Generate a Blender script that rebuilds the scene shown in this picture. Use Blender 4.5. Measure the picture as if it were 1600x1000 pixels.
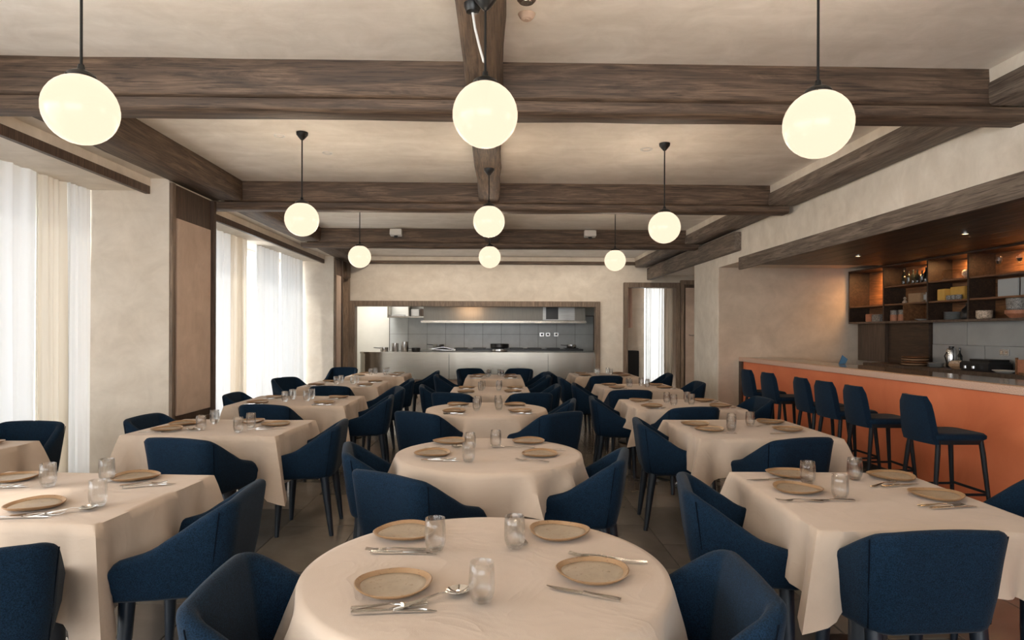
import bpy, bmesh, math, random
from math import sin, cos, pi, radians, atan, exp
from mathutils import Vector, Matrix, noise as mnoise
random.seed(7)
for o in list(bpy.data.objects): bpy.data.objects.remove(o, do_unlink=True)
sc = bpy.context.scene
C = bpy.context.collection

# ---------------------------------------------------------------- camera
psi, rho = atan(.025), .003
Fw = Vector((sin(psi), cos(psi), 0)); R0 = Vector((cos(psi), -sin(psi), 0)); U0 = Vector((0, 0, 1))
Rt = R0*cos(rho)+U0*sin(rho); Up = U0*cos(rho)-R0*sin(rho)
cd = bpy.data.cameras.new('camera'); cam = bpy.data.objects.new('camera', cd); C.objects.link(cam)
cam.matrix_world = Matrix(((Rt.x, Up.x, -Fw.x, 0), (Rt.y, Up.y, -Fw.y, 0), (Rt.z, Up.z, -Fw.z, 1.5), (0, 0, 0, 1)))
cd.sensor_width = 36; cd.lens = 22.5; cd.shift_y = 18/1600; cd.clip_start = .05
sc.camera = cam
# ---------------------------------------------------------------- light
w = bpy.data.worlds.new('world'); sc.world = w; w.use_nodes = True
bg = w.node_tree.nodes['Background']; bg.inputs[0].default_value = (.93, .97, 1, 1); bg.inputs[1].default_value = 3.2
def lamp(name, kind, loc, power, color, size=None, target=None, portal=False):
    d = bpy.data.lights.new(name, kind); d.energy = power; d.color = color
    if kind == 'AREA':
        d.shape = 'RECTANGLE'; d.size, d.size_y = size
        if portal: d.cycles.is_portal = True
    o = bpy.data.objects.new(name, d); C.objects.link(o); o.location = loc
    if target: o.rotation_euler = (Vector(target)-Vector(loc)).to_track_quat('-Z', 'Y').to_euler()
    return o
lamp('window_portal', 'AREA', (-4.72, 1.8, 1.55), 1, (1, 1, 1), (2.9, 9.4), (0, 1.8, 1.55), True)
lamp('window_portal', 'AREA', (-4.52, 10.55, 1.5), 1, (1, 1, 1), (2.9, 5.6), (0, 10.55, 1.5), True)
lamp('window_portal', 'AREA', (-.4, -3.2, 1.7), 1, (1, 1, 1), (5.6, 2.2), (-.4, 3, 1.7), True)
sun = lamp('sun', 'SUN', (-10, 0, 8), 1.6, (1, .93, .82)); sun.data.angle = radians(1.5)
sun.rotation_euler = Vector((.80, .18, -.62)).to_track_quat('-Z', 'Y').to_euler()
vs = sc.view_settings; vs.view_transform = 'Standard'; vs.look = 'None'; vs.gamma = 1; vs.use_curve_mapping = False
vs.exposure = 1.5
cy = sc.cycles; cy.use_denoising = True; cy.max_bounces = 10; cy.diffuse_bounces = 6; cy.glossy_bounces = 4
cy.transmission_bounces = 8; cy.transparent_max_bounces = 12; cy.sample_clamp_indirect = 6; cy.caustics_reflective = False; cy.caustics_refractive = False

# ---------------------------------------------------------------- materials
class NT:
    def __init__(s, name):
        s.m = bpy.data.materials.new(name); s.m.use_nodes = True; s.t = s.m.node_tree
        s.b = s.t.nodes['Principled BSDF']; s.out = s.t.nodes['Material Output']
    def n(s, t, **k):
        q = s.t.nodes.new(t)
        for a, v in k.items():
            if a in q.inputs: q.inputs[a].default_value = v
            else: setattr(q, a, v)
        return q
    def l(s, a, b): s.t.links.new(a, b)
    def coord(s, scale=(1, 1, 1), kind='Object'):
        c = s.n('ShaderNodeTexCoord'); m = s.n('ShaderNodeMapping'); m.inputs['Scale'].default_value = scale
        s.l(c.outputs[kind], m.inputs[0]); return m.outputs[0]
    def noise(s, vec, scale, detail=4, rough=.55, dist=0):
        q = s.n('ShaderNodeTexNoise'); q.inputs['Scale'].default_value = scale; q.inputs['Detail'].default_value = detail
        q.inputs['Roughness'].default_value = rough; q.inputs['Distortion'].default_value = dist
        s.l(vec, q.inputs['Vector']); return q.outputs['Fac']
    def ramp(s, fac, stops):
        q = s.n('ShaderNodeValToRGB'); e = q.color_ramp.elements
        while len(e) < len(stops): e.new(.5)
        for i, (p, c) in enumerate(stops): e[i].position = p; e[i].color = (*c, 1)
        s.l(fac, q.inputs[0]); return q.outputs[0]
    def mix(s, fac, a, b, mode='MIX'):
        q = s.n('ShaderNodeMix', data_type='RGBA', blend_type=mode)
        for i, v in ((0, fac), (6, a), (7, b)):
            if hasattr(v, 'links'): s.l(v, q.inputs[i])
            else: q.inputs[i].default_value = v if i == 0 else (*v, 1)
        return q.outputs[2]
    def bump(s, h, strength=.2, dist=.01):
        q = s.n('ShaderNodeBump'); q.inputs['Strength'].default_value = strength; q.inputs['Distance'].default_value = dist
        s.l(h, q.inputs['Height']); s.l(q.outputs[0], s.b.inputs['Normal'])
    def set(s, col=None, rough=.5, metal=0, **k):
        if col is not None:
            if hasattr(col, 'links'): s.l(col, s.b.inputs['Base Color'])
            else: s.b.inputs['Base Color'].default_value = (*col, 1)
        s.b.inputs['Roughness'].default_value = rough; s.b.inputs['Metallic'].default_value = metal
        for a, v in k.items(): s.b.inputs[a.replace('_', ' ')].default_value = v
        return s.m
def sc3(c, k): return tuple(x*k for x in c)
def plaster(name, c, k=.12, rough=.75, big=.55):
    t = NT(name); v = t.coord((1, 1, 1)); a = t.noise(v, big, 6, .6, 1.4); b = t.noise(v, 3.2, 6, .65, .8)
    vs_ = t.coord((.8, 3, 2)); d = t.noise(vs_, 1.6, 5, .6, .6)
    c1 = t.ramp(a, [(.3, sc3(c, 1-k)), (.5, c), (.7, sc3((c[0]*1.0, c[1]*1.01, c[2]*1.02), 1+k))])
    c2 = t.ramp(b, [(.3, (.9, .89, .87)), (.7, (1.06, 1.06, 1.06))])
    c3 = t.ramp(d, [(.35, (.95, .93, .91)), (.65, (1.04, 1.04, 1.04))])
    col = t.mix(1, t.mix(1, c1, c2, 'MULTIPLY'), c3, 'MULTIPLY'); t.bump(t.noise(v, 9, 6, .6, .5), .12, .02)
    return t.set(col, rough)
def wood(name, axis, dark, light, rough=.62, fine=1.0, bump=.5):
    t = NT(name); s = [13, 13, 13]; s['xyz'.index(axis)] = 1.1; v = t.coord(tuple(x*fine for x in s))
    s2 = [70, 70, 70]; s2['xyz'.index(axis)] = 2.5; v2 = t.coord(tuple(x*fine for x in s2))
    a = t.noise(v, 1.3, 9, .68, .9); b = t.noise(v2, 1.4, 5, .6, .3); g = t.noise(t.coord((1, 1, 1)), .9, 3)
    c = t.ramp(a, [(.28, sc3(dark, .75)), (.45, dark), (.62, light), (.8, sc3(light, 1.25))])
    c = t.mix(1, c, t.ramp(b, [(.34, (.42, .38, .35)), (.46, (.95, .94, .93)), (.66, (1.18, 1.16, 1.14))]), 'MULTIPLY')
    c = t.mix(1, c, t.ramp(g, [(.3, (.8, .8, .8)), (.7, (1.18, 1.15, 1.12))]), 'MULTIPLY')
    oi = t.n('ShaderNodeObjectInfo'); c = t.mix(1, c, t.ramp(oi.outputs['Random'], [(0, (.88, .88, .88)), (1, (1.1, 1.1, 1.1))]), 'MULTIPLY')
    h = t.mix(.5, a, b); t.bump(h, bump, .012)
    return t.set(c, rough)
def plain(name, c, rough=.5, metal=0, **k): return NT(name).set(c, rough, metal, **k)
def speck(name, c, amt=.15, scale=60, rough=.6, metal=0, bump=.0, **k):
    t = NT(name); v = t.coord(); a = t.noise(v, scale, 4, .6)
    col = t.ramp(a, [(.35, sc3(c, 1-amt)), (.65, sc3(c, 1+amt))])
    if bump: t.bump(a, bump, .003)
    return t.set(col, rough, metal, **k)
def emit(name, c, s):
    t = NT(name); t.b.inputs['Emission Color'].default_value = (*c, 1); t.b.inputs['Emission Strength'].default_value = s
    return t.set((.06, .05, .04), .25)
M = {}
M['ceil'] = plaster('ceiling_plaster', (.88, .825, .755), .06, .6)
M['wall'] = plaster('wall_plaster', (.76, .69, .60), .07, .7)
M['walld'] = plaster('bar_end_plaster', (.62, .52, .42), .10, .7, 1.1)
BD, BL = (.078, .050, .033), (.165, .110, .073)
for a in 'xyz': M['beam'+a] = wood('weathered_beam_'+a, a, BD, BL)
M['beamr'] = wood('grey_beam', 'y', (.12, .092, .072), (.22, .178, .145))
M['panelw'] = wood('panel_frame_wood', 'z', (.075, .045, .03), (.12, .075, .05), .5, 1.5, .2)
M['framew'] = wood('opening_frame_wood', 'z', (.20, .145, .105), (.29, .215, .155), .5, 1.4, .2)
M['darkw'] = wood('dark_shelf_wood', 'y', (.032, .019, .013), (.062, .036, .022), .4, 1.5, .2)
M['darkceil'] = wood('bar_ceiling_wood', 'y', (.06, .036, .024), (.14, .085, .053), .45, .8, .3)
M['shelfw'] = wood('shelf_board_wood', 'y', (.16, .07, .03), (.26, .12, .05), .45, 1.5, .2)
M['midw'] = wood('mid_brown_panel', 'z', (.09, .06, .043), (.14, .095, .067), .5, 1.2, .2)
def fab(name, a, b):
    t = NT(name); v = t.coord(); n1 = t.noise(v, 260, 3, .7); n2 = t.noise(v, 60, 3, .6)
    c = t.ramp(n1, [(.38, sc3(a, .8)), (.62, sc3(b, 1.15))]); c = t.mix(1, c, t.ramp(n2, [(.3, (.85, .85, .85)), (.7, (1.12, 1.12, 1.12))]), 'MULTIPLY')
    t.bump(n1, .5, .002); return t.set(c, .9, 0, Sheen_Weight=.05, Sheen_Roughness=.4, Specular_IOR_Level=.15)
M['blue'] = fab('blue_wool', (.0015, .0065, .0145), (.0052, .019, .040))
M['bluel'] = plain('blue_leg_leather', (.003, .008, .016), .42)
M['seam'] = plain('dark_piping', (.001, .003, .007), .9, 0, Specular_IOR_Level=.1)
M['ped'] = plain('slate_grey_pedestal', (.045, .05, .058), .3)
M['leg'] = plain('black_stained_wood', (.006, .008, .011), .55, 0, Specular_IOR_Level=.3)
def clothm():
    t = NT('linen_cloth'); v = t.coord(); a = t.noise(v, 2.2, 5, .6, 1.5); b = t.noise(t.coord((1.6, 1.4, 1.4)), 2.6, 4, .5, 1.5); c = t.noise(v, 300, 2)
    col = t.ramp(a, [(.3, (.445, .345, .263)), (.7, (.50, .392, .305))])
    h = t.mix(.35, b, a); s1 = t.n('ShaderNodeMath', operation='SUBTRACT'); s1.inputs[1].default_value = .5; t.l(t.noise(v, 3.4, 3, .5, 1.0), s1.inputs[0])
    s2 = t.n('ShaderNodeMath', operation='ABSOLUTE'); t.l(s1.outputs[0], s2.inputs[0]); s3 = t.n('ShaderNodeMath', operation='MULTIPLY'); s3.inputs[1].default_value = -6; t.l(s2.outputs[0], s3.inputs[0])
    s4 = t.n('ShaderNodeMath', operation='EXPONENT'); t.l(s3.outputs[0], s4.inputs[0])
    h2 = t.mix(.45, t.mix(.12, h, c), s4.outputs[0]); t.bump(h2, .45, .012)
    return t.set(col, .85, 0, Sheen_Weight=.15, Specular_IOR_Level=.2)
M['cloth'] = clothm()
def platem(name, c, scale=30):
    t = NT(name); v = t.coord(); a = t.noise(v, 9, 5, .65, .8); b = t.noise(v, 90, 3, .7)
    col = t.ramp(a, [(.3, sc3(c, .82)), (.7, sc3(c, 1.12))]); col = t.mix(1, col, t.ramp(b, [(.30, (.45, .33, .22)), (.40, (1, 1, 1))]), 'MULTIPLY')
    t.bump(b, .15, .001); return t.set(col, .38)
M['plate'] = platem('speckled_stoneware', (.33, .255, .18)); M['rim'] = platem('brown_rim_glaze', (.29, .17, .085))
M['steel'] = plain('cutlery_steel', (.72, .70, .67), .16, 1)
def glassm(name, tint=(1, 1, 1)):
    t = NT(name); return t.set(tint, .0, 0, Transmission_Weight=1.0, IOR=1.45)
def thinglass():
    t = NT('clear_tumbler_glass'); tr = t.n('ShaderNodeBsdfTransparent'); tr.inputs[0].default_value = (.965, .97, .97, 1); gl = t.n('ShaderNodeBsdfGlossy'); gl.inputs['Roughness'].default_value = .03
    lw = t.n('ShaderNodeLayerWeight'); lw.inputs[0].default_value = .36; geo = t.n('ShaderNodeNewGeometry'); mx = t.n('ShaderNodeMixShader')
    inv = t.n('ShaderNodeMath', operation='SUBTRACT'); inv.inputs[0].default_value = 1; t.l(geo.outputs['Backfacing'], inv.inputs[1])
    mu = t.n('ShaderNodeMath', operation='MULTIPLY'); t.l(lw.outputs[0], mu.inputs[0]); t.l(inv.outputs[0], mu.inputs[1])
    t.l(mu.outputs[0], mx.inputs[0]); t.l(tr.outputs[0], mx.inputs[1]); t.l(gl.outputs[0], mx.inputs[2]); t.l(mx.outputs[0], t.out.inputs[0]); return t.m
def hybrid():
    a = thinglass(); tr = a.node_tree; out = tr.nodes['Material Output']; src = out.inputs[0].links[0].from_socket
    g = tr.nodes.new('ShaderNodeBsdfGlass'); g.inputs['IOR'].default_value = 1.35; g.inputs['Roughness'].default_value = 0
    mx = tr.nodes.new('ShaderNodeMixShader'); mx.inputs[0].default_value = .30
    tr.links.new(src, mx.inputs[1]); tr.links.new(g.outputs[0], mx.inputs[2]); tr.links.new(mx.outputs[0], out.inputs[0]); return a
M['thin'] = hybrid(); M['glass'] = thinglass(); M['amber'] = glassm('amber_glass', (1, .35, .08))
def archglass():
    t = NT('window_glass'); tr = t.n('ShaderNodeBsdfTransparent'); gl = t.n('ShaderNodeBsdfGlossy'); gl.inputs['Roughness'].default_value = 0
    fr = t.n('ShaderNodeFresnel'); fr.inputs[0].default_value = 1.45; mx = t.n('ShaderNodeMixShader')
    geo = t.n('ShaderNodeNewGeometry'); inv = t.n('ShaderNodeMath', operation='SUBTRACT'); inv.inputs[0].default_value = 1; t.l(geo.outputs['Backfacing'], inv.inputs[1])
    mu = t.n('ShaderNodeMath', operation='MULTIPLY'); t.l(fr.outputs[0], mu.inputs[0]); t.l(inv.outputs[0], mu.inputs[1]); t.l(mu.outputs[0], mx.inputs[0]); t.l(tr.outputs[0], mx.inputs[1]); t.l(gl.outputs[0], mx.inputs[2]); t.l(mx.outputs[0], t.out.inputs[0]); return t.m
M['pane'] = archglass()
def curtm(name, c, transp, trans=.6):
    t = NT(name); tr = t.n('ShaderNodeBsdfTransparent'); df = t.n('ShaderNodeBsdfDiffuse'); tl = t.n('ShaderNodeBsdfTranslucent')
    df.inputs[0].default_value = (*c, 1); tl.inputs[0].default_value = (*c, 1)
    m1 = t.n('ShaderNodeMixShader'); m1.inputs[0].default_value = trans; t.l(df.outputs[0], m1.inputs[1]); t.l(tl.outputs[0], m1.inputs[2])
    m2 = t.n('ShaderNodeMixShader'); m2.inputs[0].default_value = 1-transp; t.l(tr.outputs[0], m2.inputs[1]); t.l(m1.outputs[0], m2.inputs[2])
    t.l(m2.outputs[0], t.out.inputs[0]); return t.m
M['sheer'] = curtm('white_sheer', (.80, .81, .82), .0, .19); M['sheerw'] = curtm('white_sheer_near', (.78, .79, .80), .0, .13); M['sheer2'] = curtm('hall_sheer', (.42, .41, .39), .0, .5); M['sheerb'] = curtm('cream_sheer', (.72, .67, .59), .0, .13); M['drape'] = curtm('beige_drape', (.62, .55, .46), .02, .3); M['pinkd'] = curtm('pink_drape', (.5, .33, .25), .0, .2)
M['globe'] = emit('opal_glass_lit', (1, .78, .57), .43)
M['globe'].node_tree.nodes['Principled BSDF'].inputs['Base Color'].default_value = (0, 0, 0, 1)
M['globe'].node_tree.nodes['Principled BSDF'].inputs['Specular IOR Level'].default_value = .25
M['black'] = plain('black_metal', (.012, .012, .012), .35, .3)
def brushed(name, c, rough, axis=(1, 1, 30)):
    t = NT(name); a = t.noise(t.coord(axis), 3, 4, .6); col = t.ramp(a, [(.3, sc3(c, .88)), (.7, sc3(c, 1.08))]); t.bump(t.noise(t.coord((1.6, 1.6, .25)), 1.2, 2, .5), .16, .06); return t.set(col, rough, 1)
M['inox'] = brushed('brushed_steel', (.36, .33, .285), .27); M['hoods'] = brushed('hood_steel', (.22, .205, .18), .42, (30, 1, 1)); M['inoxd'] = brushed('dull_steel', (.40, .40, .39), .35)
M['tile'] = speck('grey_wall_tile', (.56, .58, .58), .06, 3, .25)
M['bartile'] = speck('grey_bar_splash', (.33, .33, .32), .06, 3, .3)
def orangem():
    t = NT('terracotta_plaster'); v = t.coord(); a = t.noise(v, 1.6, 6, .6, 1.2)
    col = t.ramp(a, [(.3, (.62, .155, .06)), (.7, (.72, .21, .09))]); t.bump(a, .1, .02); return t.set(col, .6)
M['orange'] = orangem()
M['terr'] = speck('pink_granite_edge', (.60, .40, .30), .35, 160, .5)
M['granite'] = speck('dark_polished_granite', (.17, .13, .11), .35, 90, .12)
def floorm():
    t = NT('slate_tile'); v0 = t.coord(); oi = t.n('ShaderNodeObjectInfo')
    va = t.n('ShaderNodeVectorMath', operation='MULTIPLY_ADD'); cmb = t.n('ShaderNodeCombineXYZ')
    for i in range(3): t.l(oi.outputs['Random'], cmb.inputs[i])
    va.inputs[1].default_value = (37, 53, 71); t.l(cmb.outputs[0], va.inputs[0]); t.l(v0, va.inputs[2]); v = va.outputs[0]
    a = t.noise(v, 1.6, 7, .6, .5); b = t.noise(v, 9, 6, .6, .4)
    c = t.ramp(a, [(.3, (.125, .110, .094)), (.5, (.155, .138, .118)), (.7, (.19, .17, .148))])
    c = t.mix(1, c, t.ramp(oi.outputs['Random'], [(0, (.8, .8, .82)), (.5, (1, 1, 1)), (1, (1.22, 1.16, 1.08))]), 'MULTIPLY')
    r = t.ramp(b, [(.3, (.15,)*3), (.7, (.22,)*3)]); t.l(r, t.b.inputs['Roughness']); m = t.set(c, .28, 0, Specular_IOR_Level=.7); t.l(r, t.b.inputs['Roughness']); return m
M['tilef'] = floorm(); M['grout'] = plain('grout', (.06, .052, .045), .8)
M['white'] = plain('white_paint', (.75, .73, .70), .5); M['offw'] = speck('cream_wall', (.72, .70, .64), .04, 2, .6)
M['dark'] = plain('black_appliance', (.012, .012, .013), .3); M['brownp'] = plaster('brown_kick', (.20, .14, .10), .1)
M['tan'] = speck('tan_cardboard', (.36, .22, .12), .08, 20, .7); M['yellow'] = speck('yellow_box', (.62, .36, .08), .06, 10, .6)
M['greyc'] = plain('grey_enamel', (.42, .43, .43), .35); M['speckg'] = speck('speckled_grey_pottery', (.22, .20, .18), .8, 110, .6)
M['terra'] = speck('terracotta_pottery', (.42, .17, .09), .12, 30, .6); M['cream'] = speck('cream_pottery', (.5, .38, .28), .5, 70, .6)
M['bott'] = plain('dark_bottle_glass', (.008, .010, .010), .08); M['bluec'] = plain('blue_cloth', (.06, .16, .28), .8)
M['silver'] = plain('satin_metal', (.6, .6, .6), .25, 1); M['out'] = plain('pale_facade', (.6, .62, .64), .8); M['outd'] = plain('facade_window', (.42, .48, .54), .3); M['pave'] = plain('pavement', (.45, .44, .42), .8)

# ---------------------------------------------------------------- mesh builder
class MB:
    def __init__(s): s.v = []; s.f = []
    def add(s, vs_, fs):
        o = len(s.v); s.v += [tuple(x) for x in vs_]; s.f += [tuple(i+o for i in f) for f in fs]; return s
    def box(s, x0, x1, y0, y1, z0, z1, rot=None, c=None):
        vs_ = [Vector((x, y, z)) for z in (z0, z1) for y in (y0, y1) for x in (x0, x1)]
        if rot is not None:
            mt = Matrix.Rotation(rot, 3, 'Z'); c = Vector(c or (0, 0, 0)); vs_ = [mt@(p-c)+c for p in vs_]
        return s.add(vs_, [(0, 2, 3, 1), (4, 5, 7, 6), (0, 1, 5, 4), (1, 3, 7, 5), (3, 2, 6, 7), (2, 0, 4, 6)])
    def lathe(s, prof, c=(0, 0, 0), n=24, sx=1, sy=1, closed=False):
        vs_ = []; fs = []; m = len(prof)
        for r, z in prof:
            for i in range(n): a = 2*pi*i/n; vs_.append((c[0]+r*sx*cos(a), c[1]+r*sy*sin(a), c[2]+z))
        for j in range(m-1 if not closed else m):
            k = (j+1) % m
            for i in range(n): i2 = (i+1) % n; fs.append((j*n+i, j*n+i2, k*n+i2, k*n+i))
        if not closed:
            if prof[0][0] > 1e-6: fs.append(tuple(range(n-1, -1, -1)))
            if prof[-1][0] > 1e-6: fs.append(tuple((m-1)*n+i for i in range(n)))
        return s.add(vs_, fs)
    def tube(s, pts, rad, n=8, sq=1.0):
        pts = [Vector(p) for p in pts]; rad = rad if isinstance(rad, (list, tuple)) else [rad]*len(pts); vs_ = []; fs = []
        up = None
        for i, p in enumerate(pts):
            d = (pts[min(i+1, len(pts)-1)]-pts[max(i-1, 0)]).normalized()
            if up is None: up = d.orthogonal().normalized()
            a = (up-d*up.dot(d)).normalized(); up = a; b = d.cross(a)
            for k in range(n): t = 2*pi*(k+.5)/n; vs_.append(p+(a*cos(t)+b*sin(t)*sq)*rad[i])
        for i in range(len(pts)-1):
            for k in range(n): k2 = (k+1) % n; fs.append((i*n+k, i*n+k2, (i+1)*n+k2, (i+1)*n+k))
        fs.append(tuple(range(n-1, -1, -1))); fs.append(tuple((len(pts)-1)*n+k for k in range(n)))
        return s.add(vs_, fs)
    def sections(s, rings, caps=True):
        n = len(rings[0]); vs_ = [p for r in rings for p in r]; fs = []
        for i in range(len(rings)-1):
            for k in range(n): k2 = (k+1) % n; fs.append((i*n+k, i*n+k2, (i+1)*n+k2, (i+1)*n+k))
        if caps: fs.append(tuple(range(n-1, -1, -1))); fs.append(tuple((len(rings)-1)*n+k for k in range(n)))
        return s.add(vs_, fs)
    def prism(s, poly, z0, z1, f=None):
        f = f or (lambda u, v, w_: (u, v, w_)); n = len(poly)
        vs_ = [f(u, v, z0) for u, v in poly]+[f(u, v, z1) for u, v in poly]
        return s.add(vs_, [tuple(range(n-1, -1, -1)), tuple(range(n, 2*n))]+[(i, (i+1) % n, n+(i+1) % n, n+i) for i in range(n)])
    def build(s, name, mat, parent=None, smooth=35, bevel=0, kind=None, loc=None):
        me = bpy.data.meshes.new(name); me.from_pydata(s.v, [], s.f); me.validate()
        bm = bmesh.new(); bm.from_mesh(me); bmesh.ops.recalc_face_normals(bm, faces=bm.faces)
        if bevel:
            es = [e for e in bm.edges if len(e.link_faces) == 2 and e.calc_face_angle(0) > .6]
            bmesh.ops.bevel(bm, geom=es, offset=bevel, segments=2, affect='EDGES', clamp_overlap=True)
        bm.to_mesh(me); bm.free()
        me.materials.append(M[mat] if isinstance(mat, str) else mat)
        if smooth: me.shade_smooth(); me.set_sharp_from_angle(angle=radians(smooth))
        o = bpy.data.objects.new(name, me); C.objects.link(o)
        if parent is not None: o.parent = parent
        if kind: o['kind'] = kind
        if loc: o.location = loc
        return o
def B(*a, **k): return MB().box(*a, **k)
def tag(o, label, cat, group=None, kind=None):
    o['label'] = label; o['category'] = cat
    if group: o['group'] = group
    if kind: o['kind'] = kind
    return o
def thing(name, label, cat, loc=(0, 0, 0), rz=0, group=None):
    o = bpy.data.objects.new(name, None); C.objects.link(o); o.location = loc; o.rotation_euler = (0, 0, rz)
    o.empty_display_size = .1
    return tag(o, label, cat, group)
def dup(root, loc, rz, label):
    def rec(o, par):
        c = o.copy(); C.objects.link(c); c.parent = par
        for ch in kids.get(o.name, []): rec(ch, c)
        return c
    kids = {}
    for o in list(C.objects):
        if o.parent: kids.setdefault(o.parent.name, []).append(o)
    r = root.copy(); C.objects.link(r); r.location = loc; r.rotation_euler = (0, 0, rz); r['label'] = label
    for ch in kids.get(root.name, []): rec(ch, r)
    return r
class Proto:                                # first call uses the original, later calls copy it with its parts
    def __init__(s, root):
        s.r = root; s.used = False
        def ks(o): return [(c, ks(c)) for c in C.objects if c.parent == o]
        s.k = ks(root)
    def put(s, loc, rz, label, group=None, scale=None):
        if not s.used: s.used = True; o = s.r
        else:
            o = s.r.copy(); C.objects.link(o)
            def rec(lst, par):
                for ch, sub in lst:
                    c = ch.copy(); C.objects.link(c); c.parent = par; rec(sub, c)
            rec(s.k, o)
        o.location = loc; o.rotation_euler = (0, 0, rz); o['label'] = label
        if group: o['group'] = group
        if scale: o.scale = scale
        return o
def struct(name, mb, mat, parent=None, **k): return mb.build(name, mat, parent, kind='structure', **k)

# ================================================================ SETTING
CZ = 3.28
fl = struct('floor', B(-4.7, 6.2, -3.1, 15.3, -.12, -.006), 'grout')
tw, tl = .56, .94; random.seed(3)
tm = B(0, tw-.005, 0, tl-.005, -.02, 0).build('floor_tile', 'tilef', fl, bevel=.002); first = True
cnt = 0
for i in range(-8, 8):
    for j in range(0, 17):
        x = i*tw+.06; y = j*tl-.2+(tl/2 if i % 2 else 0)
        if x < -3.9 or x > 4.2 or y > 14.9 or y < 1.0 and abs(x) > 2.4: continue
        if y > 7 and x > 3.6: continue
        if cnt >= 298: continue
        o = tm if first else tm.copy()
        if not first: C.objects.link(o); o.parent = fl
        first = False; cnt += 1
        o.location = (x, min(y, 15.3-tl), random.uniform(-.001, .001)); o.rotation_euler = (0, 0, 0)
rest = MB()
for i in range(-9, 12):
    for j in range(-4, 17):
        x = i*tw+.06; y = j*tl-.2+(tl/2 if i % 2 else 0)
        inside = not (x < -3.9 or x > 4.2 or y > 14.9 or y < 1.0 and abs(x) > 2.4 or (y > 7 and x > 3.6)) and j >= 0 and -8 <= i < 8
        if inside or x < -4.75 or x > 5.7 or y > 14.9: continue
        rest.box(x, x+tw-.005, y, y+tl-.005, -.02, 0)
rest.build('floor_tile_field', 'tilef', fl, kind='stuff')
struct('ceiling', B(-4.8, 6.3, -3.2, 15.4, CZ, CZ+.15), 'ceil')

# ---- left wall, pillars, niches
wl = MB()
wl.box(-4.8, -4.68, -3.2, 6.7, 0, .12).box(-4.8, -4.68, -3.2, 6.7, 2.94, CZ)
wl.box(-4.8, -3.57, -3.2, 6.7, 2.945, CZ-.001).box(-3.57, -3.36, -3.2, 6.7, 3.07, CZ-.001)
wl.box(-4.8, -3.38, 6.7, 7.68, 0, CZ-.001)
wl.box(-4.8, -4.46, 7.68, 13.4, 0, .12).box(-4.8, -3.57, 7.68, 13.4, 2.945, CZ-.001).box(-3.57, -3.36, 7.68, 13.4, 3.07, CZ-.001)
wl.box(-4.8, -3.38, 13.4, 14.05, 0, CZ-.001).box(-4.8, -3.74, 14.05, 15.3, 0, CZ-.001)
struct('wall_left', wl, 'wall', smooth=0)
struct('trim_1', B(-3.61, -3.565, -3.1, 6.68, 2.905, 2.985), 'panelw')
struct('trim_2', B(-3.61, -3.565, 7.70, 13.38, 2.905, 2.985), 'panelw')
def window(n, x, y0, y1, z0, z1, k, axis='y'):
    f = MB(); root = None
    def bx(a0, a1, c0, c1, d=.03):
        if axis == 'y': f.box(x-d, x+d, a0, a1, c0, c1)
        else: f.box(a0, a1, x-d, x+d, c0, c1)
    bx(y0, y0+.06, z0, z1); bx(y1-.06, y1, z0, z1); bx(y0+.06, y1-.06, z0, z0+.06); bx(y0+.06, y1-.06, z1-.06, z1)
    st = (y1-y0)/k
    for i in range(1, k): bx(y0+i*st-.03, y0+i*st+.03, z0+.06, z1-.06)
    root = struct('window_%d' % n, f, 'white')
    for i in range(k):
        a, b = y0+i*st+.03, y0+(i+1)*st-.03
        (B(x-.004, x+.004, a, b, z0+.06, z1-.06) if axis == 'y' else B(a, b, x-.004, x+.004, z0+.06, z1-.06)).build('pane', 'pane', root)
window(1, -4.64, -3.0, 6.68, .12, 2.94, 7)
window(2, -4.42, 7.7, 13.38, .12, 2.94, 5)
# pillar panels facing the room
def pillar(y0, y1, label):
    t = thing('wall_panel', label, 'wall panel', (-3.38, (y0+y1)/2, 0)); yc = (y0+y1)/2
    d = y1-y0
    B(0, .035, -d/2, -d/2+.07, 0, 3.03).build('frame_post', 'framew', t, bevel=.003)
    B(0, .05, d/2-.07, d/2, 0, 3.03).build('frame_post', 'panelw', t, bevel=.003)
    B(0, .012, -d/2+.07, d/2-.07, 0, 3.03).build('backing_board', 'panelw', t)
    B(.012, .03, -d/2+.07, d/2-.07, 0, .52).build('base_rail', 'panelw', t)
    B(.012, .03, -d/2+.11, d/2-.10, .60, 2.68).build('inset_panel', 'walld2', t, bevel=.003)
M['walld2'] = plaster('panel_plaster', (.62, .48, .39), .08)
pillar(6.70, 7.70, 'brown wood-framed panel with plaster inset on the near window pillar')
pillar(13.42, 14.03, 'narrow wood-framed panel on the far pillar beside the kitchen')
tag(B(-3.74, -3.46, 15.08, 15.28, 0, 2.98).build('corner_post', 'framew', bevel=.01), 'dark wooden corner post left of the kitchen opening', 'post')
tag(B(-3.78, -3.40, 14.7, 15.06, 2.72, 3.12).build('corbel', 'beamz', bevel=.02), 'dark wood corbel block above the left end of the back wall', 'corbel')

struct('wall_front', MB().box(-4.8, -3.2, -3.3, -3.1, 0, CZ).box(2.4, 6.3, -3.3, -3.1, 0, CZ).box(-3.2, 2.4, -3.3, -3.1, 0, .6).box(-3.2, 2.4, -3.3, -3.1, 2.8, CZ), 'wall', smooth=0)  # unseen wall behind the camera, its opening sized for frontal fill light
window(3, -3.2, -3.2, 2.4, .6, 2.8, 4, 'x')  # unseen bare window, added behind the camera to give frontal fill
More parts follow.
